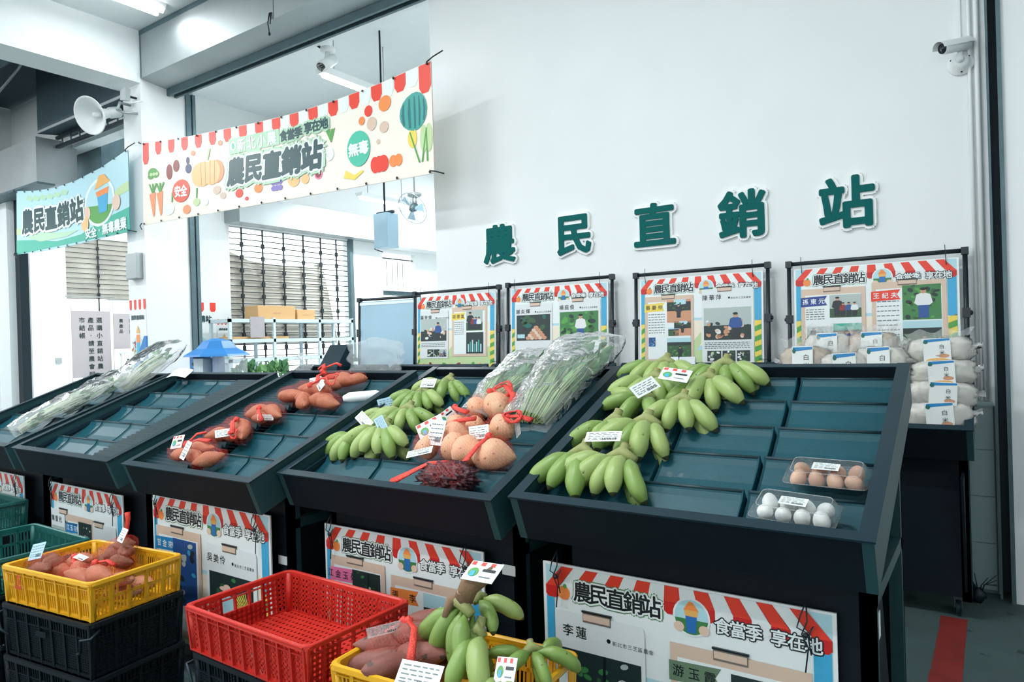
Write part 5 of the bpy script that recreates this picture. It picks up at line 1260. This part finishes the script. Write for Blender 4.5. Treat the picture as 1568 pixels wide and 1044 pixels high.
crate_bag('net bag of small roots at the left end of left yellow crate with paper tag', 'netted_roots', 'roots', (-3.465, 1.36, zc), [tr_(0, -.03, .04, .10, .5), tr_(1, .03, .03, .11, 1.5), tr_(2, .05, -.02, .09, 0), tr_(1, -.02, -.02, .08, .4)], group=G1,
          cards=[((-.05, .0, .15), (.8, -.2, .6), .06, .08, 'text', 'grey price tag', 'blue_board')])
for i, (x, y, z, rz, me) in enumerate(((-3.05, 1.56, .50, .3, SP[2]), (-3.12, 1.60, .49, -.2, SP[4]), (-3.0, 1.47, .50, .9, SP[0]))):
    o = bpy.data.objects.new('sweet_potato', me); C.objects.link(o); o.location = (x, y, z); o.rotation_euler = (0, 0, rz)
    tag(o, ['loose sweet potato at the right back of left yellow crate', 'loose sweet potato by the back wall of left yellow crate', 'loose sweet potato at the right end of left yellow crate'][i], 'sweet potato', 'loose sweet potatoes in the left yellow crate')

# contents of the lower yellow crate: dark sweet potatoes left, bananas right
spd = lambda i, x, y, z, rz, s=1.0: (SPD[i % 5], 'sweet_potato', x, y, z, rz, s, .055)
crate_bag('net bag of long dark sweet potatoes with a fanned red net tail, bottom yellow crate', 'netted_sweet_potatoes', 'sweet potatoes', (-1.44, 1.53, zc),
          [spd(0, -.02, .10, .16, .75, 1.15), spd(1, .03, .04, .15, .5, 1.1), spd(2, -.07, .0, .12, .6, 1.1), spd(3, .06, -.03, .13, .2, 1.0), spd(4, -.09, -.06, .09, .7, 1.1), spd(0, .02, -.09, .11, 1.2, 1.1), spd(1, -.0, .07, .08, .1), spd(2, .08, .09, .12, .4), spd(3, -.03, -.03, .05, 0, 1.1), spd(4, .07, .04, .07, -.1)], net=None,
          tails=[[(-.03, .02, .19), (.03, -.02, .195), (.07, -.07, .18), (.105, -.12, .15)], [(-.05, .02, .185), (-.10, -.01, .15), (-.14, -.05, .11)]], cards=[((.075, .10, .20), (1.0, .3, .9), .085, .035, 'text', 'curled white price tag'), ((-.07, -.03, .175), (.9, -.1, .9), .12, .03, 'text', 'clear price tag', 'film_fog')], r=.034)
tn = [o for o in C.objects if o.name.startswith('netted_sweet_potatoes') and o['label'].startswith('net bag of long dark')][0]
net_hull(tn, [((-.07, .0, .12), .042), ((-.10, -.03, .10), .042), ((-.02, .03, .15), .040), ((.02, -.02, .14), .035)], .004, 'net_thin', seed=5)
def crate_bananas(label, loc, rot, n, spread, n2, scale, seed, lift=.03, group='green bananas in the bottom yellow crate'):
    t = banana_hand(label, loc, 0, n, spread, 0, lift, n2, scale, group, seed); t.rotation_euler = rot; return t
b1 = crate_bananas('banana hand standing up with a dry brown stem, bottom yellow crate', (-1.265, 1.60, .715), (1.05, .1, -.30), 4, 1.3, 2, 1.38, 71)
mb = MB(); mb.tube([(0, .01, .035), (.01, .05, .045), (.045, .075, .05), (.06, .10, .045)], [.020, .022, .014, .010], 9); mb.tube([(0, .02, .03), (-.02, .0, .05), (-.01, -.03, .055)], [.014, .012, .006], 8); mb.build('dry_stalk', 'dry_stem', b1)
card('tag', b1, (.045, .085, .06), (-.5, .1, .25), .085, .05, 'stripe', 'printed tag with red stripes')
b2 = crate_bananas('banana pair behind the standing hand, tips to the right', (-1.285, 1.66, .70), (.25, -.1, 1.45), 2, .7, 0, 1.0, 72)
b3 = crate_bananas('banana hand lying at the right end of the bottom yellow crate', (-1.075, 1.62, .600), (.15, 0, 1.0), 5, 4.2, 1, .95, 73, .035)
b4 = crate_bananas('big pale banana pair in the middle of the bottom yellow crate', (-1.215, 1.565, .632), (.35, 0, .35), 2, .35, 0, 1.4, 74)
b5 = crate_bananas('banana hand at the front of the bottom yellow crate with striped tag', (-1.09, 1.50, .575), (.2, 0, .2), 4, 1.2, 1, 1.0, 75)
card('tag', b5, (.02, -.01, .07), (.6, 0, .1), .055, .065, 'stripe', 'printed tag with red stripes')
card('tag', b4, (-.09, -.10, .02), (.4, 0, -.1), .09, .05, 'text', 'pale green price tag')

# ================================================================== FIXTURES ON THE WALLS
def bullet_camera(label, loc, s=1.0, rz=0):
    t = thing('security_camera', label, 'security camera', loc, (0, 0, rz)); t.scale = (s, s, s)
    RX = Matrix.Rotation(PI/2, 4, 'X')
    MB().lathe([(.062, 0), (.062, .014), (.058, .020), (.050, .022), (.042, .045), (.026, .058), (.0, .060)], 28, RX).build('mount_base', 'white', t)
    mb = MB(); 
    for a in (.6, 2.7, 4.8): mb.ball((math.cos(a)*.048, -.028, math.sin(a)*.048), .005, .004, .005, 8, 5)
    mb.build('screws', 'dark_metal', t)
    mb = MB(); mb.ball((0, -.065, .01), .02, .02, .02, 14, 8); mb.tube([(0, -.06, .01), (.0, -.075, .045)], .012, 10); mb.build('swivel_joint', 'white', t)
    A_ = Vector((.035, -.04, .09)); B_ = Vector((-.075, -.16, .052)); d = (B_-A_)
    MB().tube([A_, A_+d*.04, A_+d*.96, B_], [.026, .032, .032, .030], 18).build('camera_body', 'white', t)
    mb = MB(); up = Vector((0, 0, 1)); sd = d.normalized().cross(up).normalized(); u2 = sd.cross(d.normalized())
    mb.grid(lambda a, b: A_-d*.03+d*1.18*b+(sd*math.cos(PI*a)+u2*math.sin(PI*a))*.038, 12, 6); mb.build('sun_shield', 'white', t)
    MB().tube([B_-d*.01, B_+d*.012], .027, 16).build('lens_ring', 'dark_metal', t)
    mb = MB(); mb.tube([B_+d*.012, B_+d*.03], .012, 14); mb.build('lens', 'cctv_lens', t)
    return t
bullet_camera('white bullet security camera high on the white wall at right', (-.117, 4.75, 2.985), 1.05)
tag(MB().box(-.130, 4.735, 3.04, -.112, 4.75, CEIL).build('cable_conduit', 'white'), 'flat white conduit running up from the security camera', 'conduit')
t = thing('security_camera', 'small camera hanging under the lintel with a loose dark cable', 'security camera', (-5.70, 5.05, 4.62))
MB().lathe([(.08, 0), (.08, -.03), (.06, -.05)], 18).build('mount_base', 'white', t)
MB().tube([(0, 0, -.04), (.0, -.02, -.14)], .03, 12).build('bracket', 'white', t)
MB().tube([(.02, .06, -.10), (.03, -.12, -.24)], [.055, .06], 16).build('camera_body', 'white', t)
MB().tube([(.03, -.12, -.24), (.031, -.125, -.246)], .05, 16).build('lens', 'cctv_lens', t)
MB().tube([(-.02, -.05, -.02), (-.12, -.1, .06), (-.10, -.1, .18), (.02, -.1, .28)], .014, 8).build('cable', 'dark_metal', t)
t = thing('horn_loudspeaker', 'white horn loudspeaker on the column between the two banners', 'loudspeaker', (-8.2, 4.3, 4.32))
T = Matrix.Translation((-.22, -.30, -.10)) @ Vector((.28, -.9, -.38)).to_track_quat('Z', 'Y').to_matrix().to_4x4()
MB().lathe([(.035, -.22), (.05, -.16), (.07, -.05), (.12, .04), (.20, .10), (.215, .105), (.21, .11), (.19, .10), (.11, .03), (.05, -.06), (.01, -.08)], 30, T, False).build('horn', 'white', t)
MB().lathe([(.03, -.08), (.03, .04), (.0, .05)], 14, T).build('centre_horn', 'white', t)
MB().lathe([(.06, -.33), (.065, -.30), (.065, -.2), (.04, -.17)], 18, T).build('driver', 'ceiling', t)
mb = MB(); mb.tube([(-.06, 0, .05), (-.06, -.12, .05), (-.04, -.16, -.05)], .018, 8); mb.tube([(.1, 0, -.08), (.02, -.10, -.08), (-.04, -.16, -.05)], .014, 8); mb.build('bracket', 'steel', t)
t = thing('floodlight', 'small floodlight on the same column beside the horn loudspeaker', 'lamp', (-8.12, 4.3, 4.42))
MB().prism([(-.05, -.05), (.05, -.07), (.07, .07), (-.04, .06)], -.16, -.10, 'y').build('lamp_head', 'steel', t); MB().tube([(0, 0, 0), (0, -.12, 0)], .014, 8).build('arm', 'dark_metal', t); MB().tube([(0, -.08, -.02), (.09, -.10, -.10), (.15, -.05, -.08), (.12, 0, -.06)], .008, 6).build('cable', 'ceiling', t)
t = thing('loudspeaker_box', 'grey box loudspeaker hanging from the storeroom ceiling near the fan', 'loudspeaker', (-5.875, 6.0, 2.62))
MB().box(-.10, -.09, 0, .12, .10, .40).build('cabinet', 'blue_board', t, bevel=.006); mb = MB(); mb.box(-.12, -.02, .40, .14, .02, .43); mb.tube([(.0, 0, .42), (0, 0, CEIL-2.62)], .012, 6); mb.build('ceiling_bracket', 'dark_metal', t)
MB().tube([(-.11, 0, .42), (-.13, -.02, .25), (-.12, -.02, .1), (-.16, -.02, .0), (-.05, 0, -.04)], .007, 6).build('cable', 'dark_metal', t)
t = thing('orbit_fan', 'ceiling fan with round wire cage seen below the vegetable banner', 'fan', (-6.75, 7.50, 3.62))
MB().lathe([(.10, 0), (.10, -.03), (.07, -.05)], 18).build('canopy', 'steel', t); mb = MB(); mb.tube([(0, 0, -.04), (0, 0, .93)], .012, 8); mb.tube([(-.03, 0, -.04), (-.03, 0, -.15)], .01, 6); mb.tube([(.03, 0, -.04), (.03, 0, -.15)], .01, 6); mb.build('stem', 'steel', t)
Tf = Matrix.Translation((0, -.05, -.22)) @ Matrix.Rotation(-1.0, 4, 'X')
mb = MB()
for k in range(18):
    a = 2*PI*k/18; mb.tube([Tf @ Vector((.04*math.cos(a), .04*math.sin(a), .07)), Tf @ Vector((.16*math.cos(a), .16*math.sin(a), .06)), Tf @ Vector((.23*math.cos(a), .23*math.sin(a), 0)), Tf @ Vector((.16*math.cos(a), .16*math.sin(a), -.05)), Tf @ Vector((.04*math.cos(a), .04*math.sin(a), -.06))], .0025, 4)
mb.tube([Tf @ Vector((.235*math.cos(a*PI/12), .235*math.sin(a*PI/12), 0)) for a in range(25)], .005, 6); mb.build('cage', 'steel', t)
MB().ball((0, 0, 0), .06, .06, .09, 16, 10, Tf.to_3x3()).build('motor', 'track', t, (0, -.02, -.20))
for k in range(3):
    a = 2*PI*k/3; q = lambda r, b, z: Tf @ Vector((r*math.cos(a+b), r*math.sin(a+b), z))
    MB().add([q(.03, -.2, .01), q(.20, -.25, .02), q(.20, .35, -.01), q(.03, .4, -.01), q(.03, -.2, .007), q(.20, -.25, .017), q(.20, .35, -.013), q(.03, .4, -.013)], [(0, 1, 2, 3), (7, 6, 5, 4), (0, 4, 5, 1), (1, 5, 6, 2), (2, 6, 7, 3), (3, 7, 4, 0)]).build('blade', 'blue_board', t)
# column and wall details
tag(MB().box(-8.32, 4.22, 2.33, -8.08, 4.3, 2.63).build('junction_box', 'steel', bevel=.008), 'pale grey square box on the column above the small farm poster', 'box')
tag(MB().box(-15.999, 6.63, 1.29, -15.96, 6.74, 1.40).build('wall_switch', 'steel', bevel=.004), 'small grey switch plate on the far left storeroom wall', 'switch')
def small_poster(label, fn, W, Hh):
    t = thing('farm_poster', label, 'poster', fn(0, 0, 0), group='small farm posters with red and white awnings'); o = Vector(t.location)
    sh = Sheet(lambda a, b, k: tuple(Vector(fn(a, b, k*4+.004))-o), W, Hh)
    mb = MB(); c = [Vector(fn(a, b, k))-o for k in (.0, .003) for a, b in ((0, 0), (1, 0), (1, 1), (0, 1))]; mb.mat('white').add(c, [(0, 3, 2, 1), (4, 5, 6, 7), (0, 1, 5, 4), (1, 2, 6, 5), (2, 3, 7, 6), (3, 0, 4, 7)], False); mb.build('panel', None, t)
    mb = MB()
    for i in range(7):
        if i % 2 == 0: a, b = .0+i/7, (i+1)/7; sh.poly(mb, 'red', [(a, .995), (a, .90), (a+.03, .87), (b-.03, .87), (b, .90), (b, .995)], 1)
    sh.rect(mb, 'mint', .02, .02, .98, .18, 1); sh.oval(mb, 'print_white', .5, .38, .38, .2, 2); sh.oval(mb, 'sky_print', .5, .38, .33, .17, 3); sh.poly(mb, 'straw', [(.38, .58), (.62, .58), (.5, .68)], 4); sh.rect(mb, 'orange_print', .4, .46, .62, .56, 4); sh.rect(mb, 'strip_blue', .42, .28, .6, .46, 5)
    rnd = random.Random(4)
    for i in range(26): sh.oval(mb, rnd.choice(['orange_print', 'leaf_green', 'red', 'aubergine', 'yellow_print']), rnd.uniform(.08, .92), rnd.uniform(.2, .48), .028, .018, 4, 8)
    mb.build('farm_print', None, t)
    mb = MB(); s2 = Sheet(lambda a, b, k: tuple(Vector(fn(a/W, b/Hh, k*4+.004))-o), 1, 1); s2.text(mb, 'ink_green', '農民直銷站', .5*W, .775*Hh, .15*W, 4, fat=.05, space=.16*W); mb.build('title_lettering', None, t)
small_poster('small farm poster on the column left of the near opening', lambda a, b, k: (-8.405+.36*a, 4.299-k, 1.16+.94*b), .36, .94)
small_poster('larger of the two farm posters on the storeroom side wall', lambda a, b, k: (-9.499+k, 5.45+.66*a, 1.10+1.08*b), .66, 1.08)
small_poster('narrow farm poster beside the storeroom window', lambda a, b, k: (-9.499+k, 6.13+.22*a, 1.25+.69*b), .22, .69)
def notice(label, y0, y1, z0, z1, cols, size):
    t = thing('paper_notice', label, 'notice', (-15.9, (y0+y1)/2, z0), group='pale paper notices in the left bay')
    w, h = y1-y0, z1-z0
    MB().box(-.01, -w/2, 0, .01, w/2, h).build('sheet', 'paper_pink', t); mb = MB(); mb.tube([(0, -w/2, h), (0, -w/2, h+.3)], .006, 5); mb.tube([(0, w/2, h), (0, w/2, h+.3)], .006, 5); mb.tube([(0, -w/2-.1, h+.3), (0, w/2+.1, h+.3)], .012, 6)
    mb.tube([(0, -w/2, 0), (0, -w/2, -z0)], .01, 6); mb.tube([(0, w/2, 0), (0, w/2, -z0)], .01, 6); mb.build('hanging_frame', 'steel', t)
    mb = MB(); sh = Sheet(lambda a, b, k: (.012+k*3, a, b), 1, 1)
    for (u, vtop, txt) in cols:
        for i, ch in enumerate(txt): sh.text(mb, 'photo_dark', ch, -w/2+u*w, h*vtop-i*size*1.32, size, 2, fat=.02)
    mb.build('brush_lettering', None, t)
notice('large pale notice with three columns of brush writing seen through the left bay', 6.91, 7.70, .96, 2.38, [(.70, .86, '選購小直銷站農'), (.48, .86, '產品·請至農會超'), (.26, .86, '市結帳')], .125)
notice('smaller pale notice right of the large one in the left bay', 7.76, 8.3, 1.55, 2.33, [(.3, .8, '農產品'), (.7, .8, '請洽詢')], .09)
t = thing('storage_rack', 'white rack with plants under the smaller notice in the left bay', 'rack', (-15.6, 7.75, 0))
for x in (0, .4):
    for y in (0, .7): MB().tube([(x, y, 0), (x, y, 1.5)], .02, 6).build('post', 'white', t)
for z in (.5, .92, 1.44): MB().box(-.02, -.03, z, .42, .73, z+.04).build('shelf', 'white', t)
mb = MB(); rnd = random.Random(8); leaf_cloud(mb, 160, lambda: ((-15.4+rnd.uniform(-.1, .15), 7.8+rnd.uniform(0, .55), .98+rnd.uniform(0, .3)), (rnd.uniform(-1, 1), rnd.uniform(-1, 1), 1)), .12, rnd)
tag(mb.build('potted_leaves'), 'green leafy plants on the white rack in the left bay', 'plants')
# rack in front of the storeroom window
t = thing('storage_rack', 'long pale metal rack standing before the storeroom window', 'rack', (-8.8, 5.85, 0))
for y in (0.02, .75, 1.6, 2.28):
    for x in (0, -.45): MB().box(x-.02, y-.02, 0, x+.02, y+.02, 1.93).build('post', 'fixture_white', t)
for z in (1.91, 1.62, 1.34, .9): MB().box(-.48, 0, z-.05, .02, 2.30, z).build('shelf', 'fixture_white', t)
def carton(label, x, y, z, w, d, h):
    t = thing('cardboard_box', label, 'box', (x, y, z), group='cardboard boxes on the storeroom rack')
    MB().box(-w/2, -d/2, 0, w/2, d/2, h).build('carton', 'cardboard', t, bevel=.004); MB().box(-w/2-.001, -.025, h-.002, w/2+.001, .025, h+.001).build('packing_tape', 'wood_print', t); MB().box(w/2, -.07, h*.4, w/2+.001, .07, h*.5).build('handle_hole', 'photo_earth', t)
carton('long cardboard box on top of the storeroom rack', -8.98, 6.68, 1.91, .32, .66, .20)
carton('shorter cardboard box right of the long one on the storeroom rack', -8.98, 7.22, 1.91, .32, .34, .15)
tag(MB().box(-9.2, 5.95, 1.34+.282, -8.85, 6.9, 1.34+.315).build('cardboard_sheet', 'cardboard'), 'flat cardboard sheet on the middle shelf of the storeroom rack', 'cardboard')
tag(MB().box(-8.775, 6.18, 1.64, -8.77, 6.42, 1.94).build('paper_notice', 'paper_pink'), 'small pinkish paper hanging on the front of the storeroom rack', 'notice')
# low produce table behind the stands, leafy vegetables and cloth
t = thing('produce_table', 'white topped table behind the stands, seen over the sweet potatoes', 'table', (-6.9, 5.45, 0))
MB().box(-1.1, -.3, 1.08, 1.3, .3, 1.12).build('table_top', 'white', t)
for x in (-1.0, 1.2):
    for y in (-.25, .25): MB().box(x-.02, y-.02, 0, x+.02, y+.02, 1.08).build('leg', 'steel', t)
rnd = random.Random(5)
for i, (x, y, w, lb) in enumerate(((-6.15, 5.5, .22, 'green leafy heap on the white table, left of the pale blue panel'), (-5.85, 5.6, .18, 'green leafy heap on the white table, nearest the pale blue panel'), (-7.6, 5.3, .16, 'green leafy heap on the white table beside the blue kiosk'), (-7.2, 5.4, .14, 'small green leafy heap in the middle of the white table'))):
    mb = MB(); leaf_cloud(mb, 90, lambda: ((rnd.uniform(-w, w), rnd.uniform(-.1, .1), rnd.uniform(.0, .14)), (rnd.uniform(-1, 1), rnd.uniform(-1, 1), 1)), .085, rnd)
    tag(mb.build('leafy_vegetables', None, None, (x, y, 1.13)), lb, 'vegetables', 'leafy heaps on the white table')
tag(MB().prism([(-.16, 0), (.16, 0), (.05, .16), (0, .19), (-.05, .15)], -.05, .05, 'y').build('white_cloth_bag', 'fixture_white', None, (-5.72, 5.35, 1.121)), 'white peaked bag on the white table, left of the pale blue panel', 'bag')
tag(MB().box(-.28, -.05, 0, .28, .05, .05).build('pale_tray', 'cardboard', None, (-6.55, 5.3, 1.121)), 'flat tan tray on the white table behind the netted sweet potatoes', 'tray')
# bin next to the blue panel
tag(MB().prism([(4.30, 1.06), (4.50, 1.06), (4.50, 1.36), (4.44, 1.36), (4.30, 1.16)], -5.10, -4.86, 'x').build('black_bin', 'rail', None, (0, 0, .14)), 'sloping black bin at the foot of the pale blue panel', 'bin')
# blue kiosk with domed roof
t = thing('covered_kiosk', 'blue kiosk with a domed tiled roof behind the almost empty stand', 'kiosk', (-6.6, 4.25, 0))
MB().lathe([(.36, 1.42), (.34, 1.44), (.22, 1.50), (.15, 1.575), (.06, 1.60), (0, 1.605)], 8, Matrix.Rotation(.4, 4, 'Z') @ Matrix.Diagonal((1, .8, 1, 1)), True, False).build('roof', 'fixture_blue', t)
mb = MB()
for k in range(14): a = k*.9; mb.box(.18*math.cos(a)-.02, .13*math.sin(a)*1-.10, 1.515, .18*math.cos(a)+.02, .13*math.sin(a)-.06, 1.53)
MB().box(-.04, -.04, 0, .05, .05, 1.45).build('post', 'fixture_blue', t); MB().box(-.34, -.1, 0, -.27, .1, 1.42).build('side_board', 'fixture_blue', t)
MB().box(-.24, -.12, 1.13, -.07, .08, 1.40).build('white_case', 'fixture_white', t); MB().box(.10, -.12, 1.0, .33, .12, 1.42).build('clear_case', 'film_fog', t)
MB().box(-.30, -.14, 1.0, .34, .14, 1.06).build('shelf', 'fixture_white', t); MB().box(-.10, -.1, 1.06, .06, .1, 1.2).build('brick_panel', 'brick_red', t)
for k in range(6): MB().lathe([(.03, 0), (.03, .06), (.02, .08)], 10).build('cup', 'fixture_white', t, (.15+.07*(k % 3), -.05+.08*(k//3), 1.06+.0*k))
for k in range(4): MB().box(-.262, -.125, 1.15+.06*k, -.238, -.115, 1.18+.06*k).build('black_stripe', 'ink', t)
tag(MB().prism([(-8.10, 1.0), (-7.62, 1.0), (-7.62, 1.66), (-7.66, 1.66)], 4.06, 4.08, 'y').build('blue_sheet', 'fixture_blue'), 'slanted blue sheet in front of the column at the far left', 'sheet')
tag(MB().box(-8.12, 4.05, 0, -7.55, 4.12, 1.0).build('sheet_stand', 'white'), 'white low stand under the slanted blue sheet', 'stand')
# dried plant at the wall foot
mb = MB(); rnd = random.Random(2)
for i in range(14): a = rnd.uniform(0, 6.3); mb.tube([(-.10, 4.55, 0), (-.10+.03*math.cos(a), 4.55+.02*math.sin(a), .10), (-.10+.09*math.cos(a), 4.55+.04*math.sin(a), rnd.uniform(.10, .17))], [.005, .003, .002], 5)
mb.mat(0).ball((-.10, 4.55, .04), .035, .03, .045, 10, 7, None, .5, 8, 1)
tag(mb.build('dried_plant', 'dark_metal'), 'small dark dried plant at the foot of the wall by the door track', 'plant')
